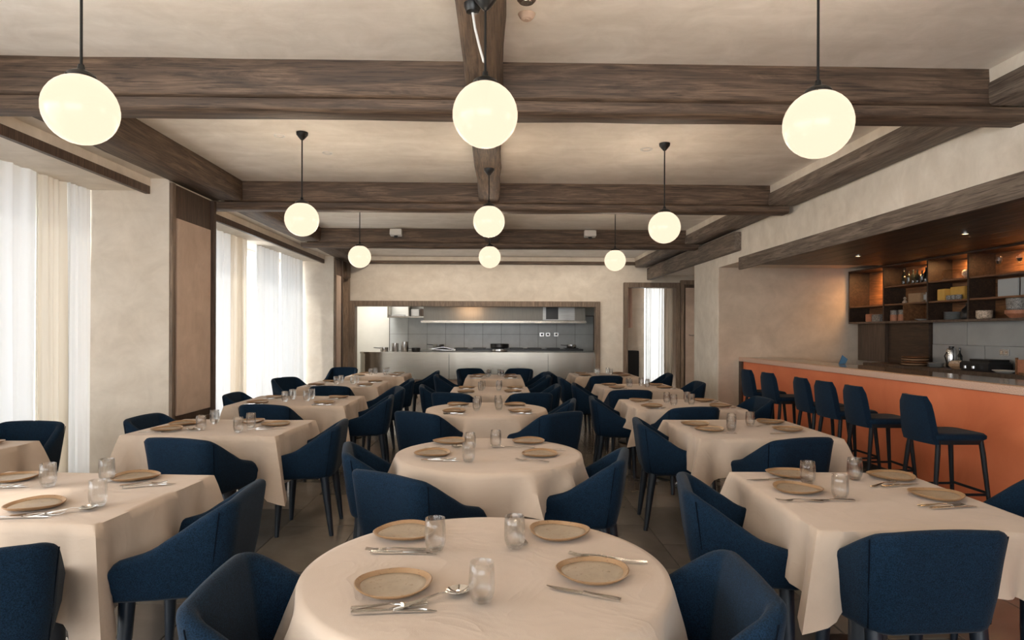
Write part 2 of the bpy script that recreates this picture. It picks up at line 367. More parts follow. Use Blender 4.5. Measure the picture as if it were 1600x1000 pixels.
# ---- back wall
wb = MB()
wb.box(-3.74, -3.44, 15.3, 15.5, 0, CZ).box(-3.44, 2.47, 15.3, 15.5, 2.22, CZ).box(2.47, 3.05, 15.3, 15.5, 0, CZ)
wb.box(3.05, 4.40, 15.3, 15.5, 2.66, CZ).box(4.40, 5.3, 15.3, 15.5, 0, CZ)
struct('wall_back', wb, 'wall', smooth=0)
kf = struct('trim_3', B(-3.47, -3.34, 15.22, 15.5, 0, 2.22).box(2.38, 2.49, 15.22, 15.5, 0, 2.22).box(-3.34, 2.38, 15.22, 15.5, 2.09, 2.22), 'framew', bevel=.008)
struct('trim_4', B(-3.7, 5.2, 15.18, 15.3, 3.10, 3.17), 'beamx', bevel=.01)
# doorway to the hall
d1 = struct('door_1', B(3.05, 3.15, 15.2, 15.5, 0, 2.68).box(4.30, 4.41, 15.2, 15.5, 0, 2.68).box(3.15, 4.30, 15.2, 15.5, 2.56, 2.68), 'framew', bevel=.008)
hall = MB().box(2.9, 3.0, 15.5, 17.6, 0, 2.9).box(2.9, 4.08, 17.5, 17.6, 0, 2.9).box(4.75, 4.85, 15.5, 17.6, 0, 2.9).box(2.9, 4.85, 15.5, 17.6, 2.8, 2.9).box(4.6, 4.85, 17.5, 17.6, 0, 2.9)
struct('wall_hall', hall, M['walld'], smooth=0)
struct('floor_hall', B(2.9, 4.9, 15.5, 17.6, -.1, 0), 'tilef')
tag(B(3.08, 3.80, 16.9, 17.35, 0, 1.0).build('sideboard', 'dark', bevel=.01), 'black low cabinet inside the dark doorway', 'cabinet')
# second door
d2 = struct('door_2', B(4.42, 4.50, 15.2, 15.34, 0, 2.74).box(5.08, 5.18, 15.2, 15.34, 0, 2.74).box(4.50, 5.08, 15.2, 15.34, 2.64, 2.74), 'framew', bevel=.006)
B(4.50, 5.08, 15.24, 15.3, 0, 2.64).build('door_leaf', 'midw', d2)
B(4.54, 5.04, 15.225, 15.24, .1, 2.56).build('door_panel', 'walld2', d2)
MB().tube([(4.72, 15.17, 1.42), (4.66, 15.17, 1.42), (4.60, 15.17, 1.43)], .012).tube([(4.72, 15.22, 1.42), (4.72, 15.16, 1.42)], .016).build('door_handle', 'silver', d2)

# ---- right side: pier, bar recess, bulkhead
wr = MB()
wr.box(3.65, 6.3, 10.44, 11.7, 0, CZ).box(5.2, 5.3, 11.7, 15.5, 0, CZ)
wr.box(3.65, 5.2, 11.7, 15.3, 2.86, CZ)
wr.box(6.15, 6.3, -3.2, 10.44, 0, CZ)
struct('wall_right', wr, 'wall', smooth=0)
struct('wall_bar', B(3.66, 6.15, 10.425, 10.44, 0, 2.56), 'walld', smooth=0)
struct('wall_bulkhead', B(3.65, 6.15, -3.1, 9.43, 2.6, CZ).box(3.65, 6.15, 9.43, 10.43, 2.56, CZ).box(3.32, 3.65, -3.1, 15.3, 3.172, CZ-.001), 'wall', smooth=0)
# dark timber ceiling of the bar, in boards
bc = struct('ceiling_bar', B(3.65, 6.15, -3.0, 9.42, 2.53, 2.6), 'darkceil')
nb = 9; bw = (6.15-3.65)/nb
for i in range(nb):
    B(3.65+i*bw+.003, 3.65+(i+1)*bw-.003, -3.0, 9.42, 2.505, 2.53).build('ceiling_board', 'darkceil', bc)
for y in (6.3, 8.2):
    t = thing('downlight', 'small recessed spot in the dark bar ceiling, %s one' % ('nearer' if y < 7 else 'farther'), 'downlight', (4.7, y, 2.49), group='bar ceiling spots')
    MB().lathe([(.028, 0), (.04, .0), (.04, .014), (.028, .014)], n=16, closed=True).build('ring', 'silver', t)
    MB().lathe([(.0, .012), (.027, .012)], n=16).build('lens', emit('spot_lens', (1, .7, .4), 3), t)
tag(B(3.60, 3.645, -3.1, 9.43, 2.43, 2.61).build('fascia_board', 'beamr', bevel=.006), 'grey-brown timber fascia along the edge of the bar ceiling', 'beam')

# ---- beams
def beam(name, label, axis, a0, a1, b0, b1, z0, z1, mat, jit=.012, lower=None, root=None):
    n = max(4, int((a1-a0)/.5)); rings = []
    for i in range(n+1):
        a = a0+(a1-a0)*i/n; j = [random.uniform(-jit, jit) for _ in range(6)]
        sec = [(b0+j[0], z0+.02+j[1]*.5), (b0+.02+j[0], z0+j[1]*.5), (b1-.02+j[2], z0+j[3]*.5), (b1+j[2], z0+.02+j[3]*.5), (b1+j[4]*.5, z1), (b0+j[5]*.5, z1)]
        rings.append([(a, b, z) if axis == 'x' else (b, a, z) for b, z in sec])
    return MB().sections(rings)
random.seed(11)
XS = [(4.25, 3.55, -4.0, 'nearest'), (7.7, 3.42, -3.44, 'middle'), (11.15, 3.42, -3.38, 'farthest')]
for y, x1, x0, wd in XS:
    t = thing('ceiling_beam', 'dark weathered cross beam under the ceiling, %s of the three' % wd, 'beam', (0, y, 3.28))
    for nm, mb in (('upper_timber', beam('', '', 'x', x0+.3, min(x1-.1, 3.42), -.02, .30, 3.04-3.28, 0, None)),
                   ('lower_timber', beam('', '', 'x', x0, x1+.15, .01, .22, 2.955-3.28, 3.035-3.28, None, .008))):
        mb.build(nm, 'beamx', t, smooth=50)
ys = [-3.1, 4.22, 7.67, 11.12, 15.15]
seg = ['near the camera', 'between the first and second cross beams', 'between the second and third cross beams', 'beyond the third cross beam']
for k in range(4):
    a, b = ys[k]+(.33 if k else 0), ys[k+1]
    for nm, b0, b1, z0, z1, mt in (('left', -3.38, -3.02, 3.04, CZ-.002, 'beamy'), ('middle', -.20, .04, 3.045, CZ-.002, 'beamy'), ('right', 3.30, 3.62, 3.03, 3.18, 'beamr')):
        if nm == 'middle' and k == 3 or nm == 'left' and k == 0: continue
        o = beam('', '', 'y', a, b, b0, b1, z0, z1, mt).build('ceiling_beam', mt, smooth=50)
        tag(o, '%s long ceiling beam %s' % ({'left': 'window-side', 'middle': 'central', 'right': 'bar-side'}[nm], seg[k]), 'beam')
tag(B(3.55, 3.66, 9.45, 15.0, 2.72, 3.0).build('wall_plate_beam', 'beamr', bevel=.01), 'lower timber running on under the bar-side ceiling beam towards the doors', 'beam')

# ================================================================ OUTSIDE
struct('ground_street', B(-30, -4.81, -12, 32, -.25, -.15), 'pave')
def facade(y0, y1, h, label):
    t = thing('building', label, 'building', (-17, (y0+y1)/2, -.15)); d = y1-y0
    B(-4, 0, -d/2, d/2, 0, h).build('wall', 'out', t)
    n = int(d/2.4)
    for i in range(n):
        for j in range(int(h/3)):
            yc = -d/2+(i+.5)*d/n; f = B(0, .06, yc-.55, yc+.55, .9+j*3, 2.5+j*3).build('window', 'white', t)
            B(.06, .08, yc-.48, yc+.48, .97+j*3, 2.43+j*3).build('window_glass', 'outd', f)
facade(12, 24, 5.5, 'pale building across the street seen through the gap in the far curtains')
facade(25, 46, 8, 'tall pale building farther down the street behind the curtains')

# ================================================================ CURTAINS
def curtain(label, x, y0, y1, nf, amp, mat, seed=0, z1=2.95, z0=.02, group=None, flare=0, axis='y'):
    rnd = random.Random(seed); N = nf*8; ph = [rnd.uniform(0, 6) for _ in range(4)]; mb = MB(); nz = 7; vs_ = []; fs = []
    for j in range(nz+1):
        t = j/nz; z = z1+(z0-z1)*t
        for i in range(N+1):
            u = i/N; k = u*nf*2*pi
            o = amp*(.55+.45*t)*(sin(k+ph[0]+1.1*sin(u*5+ph[1])+.5*t)+.45*sin(2.1*k+ph[2]+t))*(.7+.3*sin(u*11+ph[3]))
            y = y0+(y1-y0)*u+.012*sin(k*1.3+t*2+ph[2])+flare*t*u
            vs_.append((x+o, y, z) if axis == 'y' else (y, x+o, z))
    for j in range(nz):
        for i in range(N): a = j*(N+1)+i; fs.append((a, a+1, a+N+2, a+N+1))
    mb.add(vs_, fs); o = mb.build('curtain', mat, smooth=80); return tag(o, label, 'curtain', group)
curtain('wide white sheer curtain at the left edge of the picture', -4.2, 2.65, 5.98, 15, .08, 'sheerw', 2)
curtain('cream sheer curtain gathered just left of the near pillar', -4.22, 5.96, 6.36, 4, .05, 'sheerb', 3)
curtain('narrow white curtain against the near pillar wall', -4.18, 6.35, 6.68, 3, .035, 'sheerw', 4, flare=.04)
curtain('white sheer curtain just behind the near pillar', -4.0, 7.75, 9.75, 9, .045, 'sheer', 5)
curtain('beige heavy drape gathered between the sheers of the far window', -3.98, 9.72, 10.33, 6, .05, 'drape', 6)
curtain('white sheer curtain right of the gap in the far window', -4.02, 10.85, 11.9, 6, .05, 'sheer', 7)
curtain('white sheer curtain at the far end of the far window', -4.0, 11.95, 13.33, 8, .05, 'sheer', 8)
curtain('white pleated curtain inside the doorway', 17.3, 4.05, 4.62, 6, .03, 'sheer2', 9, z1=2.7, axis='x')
curtain('grey-beige drape at the right side of the doorway', 16.4, 4.33, 4.72, 5, .04, 'drape', 10, z1=2.78, axis='x')
curtain('pinkish tied-back drape at the top left of the doorway', 16.0, 3.05, 3.42, 3, .03, 'pinkd', 11, z1=2.78, z0=1.6, axis='x')

# ================================================================ KITCHEN
kw = MB().box(-4.0, -3.9, 15.5, 18.0, 0, 2.75).box(2.9-.12, 2.9, 15.5, 18, 0, 2.75).box(-4, 2.9, 17.9, 18.0, 0, 2.75).box(-4, 2.9, 15.5, 18, 2.75, 2.85)
struct('wall_kitchen', kw, 'offw', smooth=0); struct('floor_kitchen', B(-4, 2.9, 15.5, 18, -.1, 0), 'tilef')
t = thing('kitchen_fill_panel', 'added out-of-sight fill panel on the kitchen ceiling at the left', 'fill light panel', (-3.1, 16.8, 2.72))  # glowing panel added above the view to brighten the kitchen's left side
B(-.55, .55, -.5, .5, 0, .03).build('housing', 'white', t); B(-.5, .5, -.45, .45, -.01, 0).build('diffuser', emit('panel_light', (1, .97, .9), 2), t)
pc = thing('service_counter', 'long brushed steel kitchen counter across the opening', 'counter', (0, 15.75, 0))
def cpoly(off=0):
    pts = [(2.38, .55), (2.38, -.40-off)]
    pts += [(-2.7, -.40-off)]
    for i in range(1, 7): a = i/6*pi/2; pts.append((-2.7-(.62+off*.3)*sin(a), -.40-off+(.45)*(1-cos(a))))
    pts.append((-3.33, .55)); return pts
xs = [-3.0, -1.12, .45, 2.38]
MB().prism(cpoly(0), .35, .955).build('front_panel', 'inox', pc, smooth=40)
for x in (-1.12, 1.25): B(x-.004, x+.004, -.405, -.39, .35, .95).build('panel_joint', 'dark', pc)
MB().prism(cpoly(.03), .955, 1.0).build('worktop', 'inox', pc, smooth=40, bevel=.004)
MB().prism([(x, y+.05) for x, y in cpoly(0)], .02, .35).build('plinth', 'brownp', pc)
# back wall tiles
ks = thing('tiled_splashback', 'grey tiled splashback behind the kitchen range', 'splashback', (0, 17.88, 0))
B(-2.97, 2.75, -.01, .01, .95, 1.95).build('backing', 'grout', ks)
for i in range(11):
    for k in range(2):
        x = -2.95+i*.516; B(x+.004, x+.512, -.03, -.01, [.95, 1.42][k]+.003, [1.42, 1.93][k]-.003).build('tile', 'tile', ks)
rg = thing('cooking_range', 'dark cooking range along the kitchen back wall', 'range', (0, 17.5, 0))
B(-2.7, 2.7, -.35, .33, 0, .98).build('body', 'inoxd', rg, bevel=.005)
B(-1.7, 2.35, -.33, .3, .98, 1.03).build('hob_top', 'dark', rg, bevel=.004)
for i in range(8): x = -1.45+i*.5; B(x-.18, x+.18, -.28, .2, 1.03, 1.055).build('pan_support', 'black', rg, bevel=.004)
hd = thing('extractor_hood', 'long brushed steel extractor hood over the kitchen range', 'hood', (0, 17.1, 0))
MB().sections([[(x, y, z) for y, z in ((-.45, 1.78), (-.45, 2.30), (.7, 2.30), (.7, 1.78))] for x in (-1.88, .2, 2.33)]).build('hood_body', 'hoods', hd, bevel=.004)
B(-1.95, 2.36, -.47, -.44, 1.72, 1.78).build('front_lip', 'inox', hd)
for i in range(8): B(-1.8+i*.5, -1.38+i*.5, -.3, .4, 1.76, 1.779).build('filter', 'inoxd', hd)
B(1.22, 2.05, -.458, -.45, 1.80, 2.27).build('access_panel', 'inoxd', hd)
B(1.30, 1.62, -.466, -.458, 1.82, 2.25).build('dark_inset', 'dark', hd)
lp = lamp('hood_spot', 'AREA', (-.7, 15.75, 2.06), 1.6, (1, .62, .35), (.5, .15), (-.75, 16.7, 1.95))
lamp('kitchen_fill', 'AREA', (-3.1, 16.8, 2.66), 12, (1, .96, .9), (1, .9), (-3.1, 16.8, 0))  # fill light of the added ceiling panel
lamp('kitchen_fill', 'AREA', (.5, 16.4, 2.7), 1.5, (1, .9, .78), (3, .3), (.5, 16.6, 0))  # added fill above the range, without any fixture
sh = thing('wall_shelf', 'steel kitchen shelf unit at the left of the hood', 'shelf', (-2.42, 17.4, 0))
B(-.47, .5, -.3, .3, 1.86, 1.90).build('shelf_board', 'inox', sh); B(-.47, -.44, -.3, .3, 1.90, 2.3).build('side', 'inox', sh); B(.08, .11, -.3, .3, 1.90, 2.3).build('divider', 'inox', sh); B(-.47, .5, .27, .3, 1.90, 2.3).build('back', 'offw', sh)
tag(B(-2.80, -2.45, 17.2, 17.5, 1.90, 1.945).build('tray', 'silver', bevel=.006), 'flat steel tray on the kitchen wall shelf', 'tray')
tag(B(-2.28, -2.05, 17.15, 17.5, 1.90, 2.09).build('storage_box', 'white', bevel=.01), 'white box on the kitchen wall shelf', 'box')
tag(B(-2.03, -1.93, 17.15, 17.5, 1.90, 2.10).build('storage_tin', 'midw', bevel=.01), 'dark olive tin at the right end of the kitchen shelf', 'tin')
def pot(x, y, z, r, h, label, mat='silver', handle=True, name='saucepan', cat='pan'):
    t = thing(name, label, cat, (x, y, z)); MB().lathe([(r*.92, 0), (r, .02), (r, h), (r-.005, h), (r-.005, .02), (.001, .015)], n=18).build('body', mat, t)
    if handle: MB().tube([(-r, 0, h*.8), (-r-.16, -.02, h*.95)], .009).build('handle', 'black', t)
pot(-2.75, 15.85, 1.0, .10, .10, 'small saucepan at the left end of the steel counter')
pot(-2.50, 15.95, 1.0, .085, .20, 'tall steel pot standing on the steel counter', handle=False, name='stock_pot', cat='pot')
pot(-2.25, 15.85, 1.0, .09, .24, 'tallest steel canister on the steel counter', handle=False, name='canister', cat='canister')
pot(-1.98, 15.9, 1.0, .11, .09, 'black low pan on the steel counter', 'dark', name='frying_pan')
pot(-1.55, 17.3, 1.055, .15, .10, 'pan with a raised handle at the left of the range', 'inoxd')
pot(.10, 17.3, 1.055, .25, .11, 'wide dark wok on the middle of the range', 'dark', False, 'wok', 'wok')
pot(.09, 15.95, 1.0, .2, .055, 'wide shallow steel bowl on the counter under the wok', 'silver', False, 'mixing_bowl', 'bowl')
pot(2.05, 17.35, 1.055, .13, .09, 'small pan at the right end of the range', 'silver')
for i, x in enumerate((.98+.3, 1.15+.3, 1.38+.3)):
    t = thing('wall_socket', '%s steel socket on the tiled kitchen splashback' % ('left', 'middle', 'right')[i], 'socket', (x, 17.84, 1.42))
    B(-.06, .06, -.015, .005, -.05, .05).build('plate', 'silver', t, bevel=.004); B(-.03, .03, -.03, -.015, -.025, .025).build('knob', 'dark', t)
MBt = thing('kitchen_tongs', 'steel tongs lying across the pans at the kitchen counter', 'tongs', (-1.3, 15.85, 1.03))
MB().tube([(-.35, 0, .03), (0, .02, .08), (.3, 0, .02)], .012).build('upper_arm', 'silver', MBt); MB().tube([(-.35, 0, .03), (0, -.03, .01), (.3, .02, 0)], .012).build('lower_arm', 'silver', MBt)

# ================================================================ BAR
BX = 3.99
bar = thing('bar_counter', 'long terracotta-fronted bar counter with a granite top', 'bar counter', (BX, 4, 0))
def L(y): return y-4
B(.03, .13, L(-2.5), L(10.30), .10, 1.02).build('front_panel', 'orange', bar)
B(.08, .14, L(-2.5), L(10.3), 0, .10).build('kick_board', 'dark', bar)
B(0.0, .62, L(10.30), L(10.42), 0, 1.025).build('end_panel', 'darkw', bar)
B(.0, .10, L(-2.5), L(10.42), 1.025, 1.09).build('granite_edge', 'terr', bar, bevel=.004)
B(.10, .64, L(-2.5), L(10.42), 1.035, 1.088).build('countertop', 'granite', bar, bevel=.003)
B(.13, .58, L(-2.5), L(10.3), .6, 1.03).build('underside', 'darkw', bar)
bk = thing('back_counter', 'dark back counter behind the bar', 'counter', (5.55, 4, 0))
B(.0, .44, L(-2.5), L(9.55), 1.0, 1.05).build('worktop', 'midw', bk, bevel=.004); B(.05, .42, L(-2.5), L(9.55), 0, 1.0).build('cabinet_body', 'darkw', bk)
# wood panels + steel splash behind the bar
bp = thing('wall_cladding', 'cladding behind the bar: wood boards then grey steel sheets', 'wall cladding', (6.0, 4, 0))
B(-.06, .14, L(9.63), L(10.36), 1.05, 1.64).build('light_wood_board', 'midw', bp); B(-.02, .14, L(8.70), L(9.62), 1.05, 1.64).build('dark_wood_board', 'darkw', bp)

yy = 8.69
for i in range(8):
    B(.02, .14, L(yy-.95), L(yy-.01), 1.05, 1.34).build('steel_sheet', 'bartile', bp); B(.024, .14, L(yy-.95+.3), L(yy-.01+.3) if i else L(yy-.01), 1.343, 1.64).build('steel_sheet', 'bartile', bp); yy -= .95
# shelf unit
SX = 5.79
su = thing('wall_shelving', 'dark open wall shelving above the back bar', 'shelving', (SX, 4, 1.64))
S0, S1 = 3.3, 10.38
def szs(z): return z-1.64
B(0, .35, L(S0), L(S1), 0, .03).build('bottom_board', 'midw', su, bevel=.002)
B(0, .35, L(S0), L(S1), szs(2.475), szs(2.50)).build('top_board', 'darkw', su)
B(.335, .35, L(S0), L(S1), .03, szs(2.475)).build('back_board', M['tanback'] if 'tanback' in M else 'shelfw', su)
div = [10.38, 9.45, 8.47, 7.73, 6.78, 5.85, 4.9, 4.0, 3.32]
for i, y in enumerate(div): B(0, .335, L(y)-.03, L(y), .03, szs(2.475)).build('divider', 'darkw', su, bevel=.002)
for i in range(len(div)-1):
    y1, y0 = div[i]-.03, div[i+1]
    for z in ((1.90, 2.165) if i != 0 else (1.90,)):
        B(.01, .335, L(y0), L(y1), szs(z), szs(z)+.022).build('shelf_board', 'shelfw', su)
    if i in (1,): B(.02, .33, L(8.98), L(9.0), .03, szs(1.90)).build('upright', 'shelfw', su)
for i, y in enumerate((9.9, 8.9, 8.1, 7.2, 6.3, 5.4)):      # strip lamps of the shelving
    lamp('shelf_lamp', 'AREA', (SX+.25, y, 2.46), 3.5, (1, .55, .22), (.04, .5), (SX+.22, y, 0))
lamp('shelf_lamp', 'AREA', (SX+.2, 9.9, 2.3), 1.8, (1, .5, .18), (.04, .4), (SX+.3, 9.9, 1.9))
T1_, T2_, T3_ = 2.188, 1.923, 1.671    # shelf surfaces
XI = SX+.15
def bottle(y, z, h, label, mat='bott', r=.032, x=XI, g='dark bottles on the upper shelf of the bar'):
    t = thing('bottle', label, 'bottle', (x, y, z), group=g)
    MB().lathe([(r*.9, 0), (r, .01), (r, h*.6), (r*.35, h*.75), (r*.33, h*.95), (.001, h*.95)], n=14).build('body', mat, t)
    MB().lathe([(r*.4, h*.93), (r*.4, h), (.001, h)], n=10).build('cap', 'black', t)
for i, y in enumerate((9.18, 9.07, 8.97, 8.88, 8.78, 8.70, 8.60)):
    bottle(y, T1_, [.23, .19, .21, .20, .18, .22, .2][i], '%s dark bottle from the left on the upper bar shelf' % ('first', 'second', 'third', 'fourth', 'fifth', 'sixth', 'seventh')[i])
def bxo(name, y0, y1, z, h, mat, label, cat, x0=.06, x1=.22, part=None, bev=.006):
    o = B(SX+x0, SX+x1, y0, y1, z, z+h).build(name, mat, bevel=bev); return tag(o, label, cat)
bxo('storage_box', 8.68, 8.95, T2_, .13, 'tan', 'tan cardboard box on the middle bar shelf', 'box')
bxo('tea_tin', 8.50, 8.65, T2_, .13, 'greyc', 'pale grey rounded tin beside the tan box', 'tin', bev=.03)
t = thing('figurine', 'small pale figurine on the middle bar shelf', 'figurine', (SX+.1, 9.08, T2_)); MB().lathe([(.03, 0), (.035, .02), (.012, .05), (.001, .055)], n=12).build('base', 'cream', t); MB().lathe([(.001, .05), (.022, .065), (.022, .08), (.001, .095)], n=12).build('head', 'cream', t)
bxo('storage_box', 9.86, 10.0, T3_, .12, 'orangeb' if 'orangeb' in M else 'terra', 'orange box at the left end of the lowest bar shelf', 'box')
bxo('storage_box', 9.62, 9.83, T3_, .11, 'speckg', 'grey speckled box at the left end of the lowest bar shelf', 'box')
for i, y in enumerate((9.35, 9.16)):
    t = thing('jar', '%s jar of amber syrup with a silver lid on the lowest bar shelf' % ('left', 'right')[i], 'jar', (SX+.12, y, T3_), group='amber jars')
    MB().lathe([(.055, 0), (.06, .01), (.06, .09), (.05, .1), (.001, .1)], n=16).build('body', 'terra', t); MB().lathe([(.056, .09), (.056, .16), (.001, .16)], n=16).build('lid', 'speckg', t)
tag(MB().lathe([(.05, 0), (.11, .02), (.105, .022), (.001, .008)], n=20).build('plate', 'white', loc=(SX+.15, 8.75, T3_)), 'small white plate on the lowest bar shelf', 'plate')
t = thing('cake_dome', 'clear glass dome on the upper bar shelf', 'glass dome', (XI, 8.17, T1_)); MB().lathe([(.13, 0), (.13, .10), (.11, .13), (.001, .135), (.001, .131), (.108, .127), (.127, .1), (.127, 0)], n=24, closed=True).build('dome', 'glass', t); MB().lathe([(.12, .0), (.12, .01), (.001, .01)], n=20).build('base', 'darkw', t)
t = thing('pottery_bowl', 'patterned cream bowl beside the glass dome on the upper bar shelf', 'bowl', (XI, 7.88, T1_)); MB().lathe([(.05, 0), (.085, .04), (.085, .085), (.06, .11), (.001, .11)], n=18).build('body', 'cream', t); MB().lathe([(.03, .105), (.02, .14), (.001, .15)], n=10).build('knob', 'dark', t)
bxo('storage_box', 8.2, 8.35, T2_+.001, .15, 'yellow', 'tall yellow box at the left of the lit middle shelf', 'box')
bxo('storage_box', 7.93, 8.19, T2_+.0, .17, 'yellow', 'wide yellow box in the middle of the lit middle shelf', 'box', .12, .26)
for i, y in enumerate((8.12, 8.03, 7.95)): tag(MB().lathe([(.03, 0), (.04, .03), (.035, .06), (.001, .06)], n=14).build('cup', 'speckg', loc=(SX+.06, y, T2_)), '%s small patterned cup in front of the yellow boxes' % ('left', 'middle', 'right')[i], 'cup', 'patterned cups')
bottle(7.82, T2_, .2, 'stout dark bottle right of the yellow boxes', r=.05, g='bottles on the lower shelves')
for i in range(6): tag(MB().lathe([(.07, 0), (.105, .012), (.10, .015), (.001, .006)], n=20).build('plate', 'greyc', loc=(SX+.13, 8.15, T3_+i*.017)), 'grey plate in the stack on the lowest bar shelf, %s from the bottom' % ('lowest', 'second', 'third', 'fourth', 'fifth', 'topmost')[i], 'plate', 'stacked grey plates')
t = thing('coffee_pot', 'black coffee pot beside the stacked plates on the bar shelf', 'coffee pot', (XI, 7.88, T3_)); MB().lathe([(.09, 0), (.10, .03), (.085, .12), (.045, .17), (.05, .20), (.001, .2)], n=18).build('body', 'dark', t); MB().tube([(0, -.08, .05), (0, -.12, .09), (0, -.07, .15)], .009).build('handle', 'black', t); MB().lathe([(.04, .2), (.03, .22), (.001, .235)], n=12).build('lid', 'black', t)
for i, y in enumerate((7.42, 7.12, 6.93)):
    t = thing('goblet', '%s stemmed glass from the left on the upper bar shelf' % ('first', 'second', 'third')[i], 'glass', (XI, y, T1_), group='stemmed glasses on the bar shelf')
    MB().lathe([(.04, 0), (.04, .004), (.006, .01), (.006, .10), (.035, .13), (.045, .17), (.04, .21), (.037, .21), (.042, .17), (.032, .135), (.001, .11)], n=18).build('bowl', 'glass', t)
    MB().lathe([(.02, .13), (.03, .165), (.001, .165)], n=10).build('knot', 'dark', t)
for i, y in enumerate((7.30, 6.97)):
    tag(B(SX+.16, SX+.18, y-.15, y+.15, T2_, T2_+.21).build('tray', 'greyc', bevel=.004), '%s upright grey tray leaning at the back of the bar shelf' % ('left', 'right')[i], 'tray', 'upright trays')
t = thing('mug', 'brown and white marbled mug on the lowest bar shelf', 'mug', (SX+.1, 7.58, T3_)); MB().lathe([(.07, 0), (.085, .02), (.085, .10), (.078, .10), (.078, .02), (.001, .015)], n=18).build('body', 'cream', t); MB().tube([(0, .08, .08), (0, .12, .06), (0, .08, .03)], .008).build('handle', 'cream', t)
t = thing('pottery_bowl', 'terracotta bowl under the woven pot on the lowest bar shelf', 'bowl', (XI, 7.13, T3_)); MB().lathe([(.08, 0), (.13, .05), (.13, .09), (.12, .09), (.11, .04), (.001, .02)], n=22).build('body', 'terra', t); MB().lathe([(.085, 0), (.085, .012), (.001, .012)], n=18).build('foot', 'terra', t)
tag(MB().lathe([(.09, 0), (.115, .02), (.12, .14), (.11, .14), (.105, .03), (.001, .02)], n=22).build('woven_pot', 'speckg', loc=(XI, 7.13, T3_+.085)), 'grey woven pot stacked in the terracotta bowl', 'pot')
# back counter goods
CT = 1.051; XC = 5.78
for i in range(4):
    tag(MB().lathe([(.12, 0), (.16, .015), (.165, .03), (.15, .03), (.001, .012)], n=20).build('wooden_dish', 'shelfw' if i % 2 else 'tan', loc=(XC-.05+.01*i, 8.62+.01*i, CT+i*.032)), 'wooden dish in the stack on the back counter, %s' % ('lowest', 'second from the bottom', 'third from the bottom', 'topmost')[i], 'dish', 'stacked wooden dishes')
t = thing('thermos', 'shiny steel thermos on the back counter', 'thermos', (XC+.1, 8.12, CT)); MB().lathe([(.055, 0), (.06, .01), (.06, .22), (.045, .25), (.001, .25)], n=18).build('body', 'silver', t); MB().lathe([(.03, .25), (.03, .275), (.001, .275)], n=12).build('lid', 'black', t); MB().tube([(-.06, .0, .2), (-.09, .0, .15), (-.06, 0, .06)], .007).build('handle', 'black', t)
bottle(7.97, CT, .26, 'dark slim bottle beside the thermos on the back counter', r=.03, x=XC+.1, g='bottles on the back counter')
for i in range(3): tag(MB().lathe([(.06, 0), (.1, .02), (.095, .022), (.001, .008)], n=18).build('saucer', 'greyc', loc=(XC-.08, 8.16-.0*i, CT+i*.02)), 'grey saucer in front of the thermos, %s' % ('lowest', 'middle', 'topmost')[i], 'saucer', 'saucers by the thermos')
t = thing('pottery_bowl', 'tan lidded bowl on the back counter', 'bowl', (XC-.05, 7.78, CT)); MB().lathe([(.07, 0), (.11, .04), (.11, .07), (.001, .08)], n=20).build('body', 'tan', t); MB().lathe([(.11, .07), (.09, .10), (.001, .11)], n=18).build('lid', 'cream', t)
t = thing('coffee_machine', 'low black machine with chrome knobs on the back counter', 'machine', (XC, 7.42, CT)); B(-.14, .14, -.24, .24, 0, .11).build('body', 'dark', t, bevel=.015); B(-.12, .12, -.22, .1, .11, .14).build('top_tray', 'black', t, bevel=.006)
for y in (-.05, .08): MB().lathe([(.02, 0), (.02, .03), (.001, .03)], n=10).build('knob', 'silver', t, loc=(-.18, y, .03))
t = thing('wall_socket', 'pair of lit brass sockets on the grey splash behind the bar', 'socket', (6.015, 7.42, 1.27)); B(-.008, .008, -.07, .07, -.035, .035).build('plate', 'silver', t); B(-.012, -.006, .015, .05, -.015, .015).build('switch', 'cream', t); B(-.012, -.006, -.05, -.015, -.015, .015).build('switch', 'cream', t)
tag(MB().lathe([(.08, 0), (.14, .03), (.135, .033), (.001, .01)], n=22, sx=.8).build('plate', 'white', loc=(XC-.1, 7.0, CT)), 'oval white plate on the back counter', 'plate')
t = thing('wooden_crate', 'reddish wooden crate on the back counter at the right', 'crate', (XC, 6.72, CT)); B(-.11, .11, -.11, .11, 0, .16).build('body', 'terra', t, bevel=.004); B(-.12, -.10, .10, .12, 0, .18).build('post', 'shelfw', t); B(-.12, -.10, -.12, -.10, 0, .18).build('post', 'shelfw', t)
tag(MB().lathe([(.09, 0), (.13, .03), (.001, .035)], n=20).build('round_loaf', 'tan', loc=(XC-.16, 6.55, CT)), 'flat round tan board in front of the reddish crate', 'board')
tag(MB().add([(0, 0, 0), (.16, .02, 0), (.20, 0, .11), (.10, .04, .20), (.05, 0, .09), (.03, .06, 0), (.17, .08, 0), (.14, .07, .10)], [(0, 1, 2), (0, 2, 3), (0, 3, 4), (5, 4, 3), (5, 3, 7), (5, 7, 6), (1, 6, 7), (1, 7, 2), (2, 7, 3), (0, 4, 5), (0, 5, 6, 1)]).build('folded_napkin', 'bluec', loc=(5.70, 10.15, 1.089-.0)), 'folded blue cloth at the far end of the bar wall', 'napkin')
bpy.data.objects['folded_napkin'].location = (4.42, 8.15, 1.09); bpy.data.objects['folded_napkin'].scale = (.6, .6, .6)

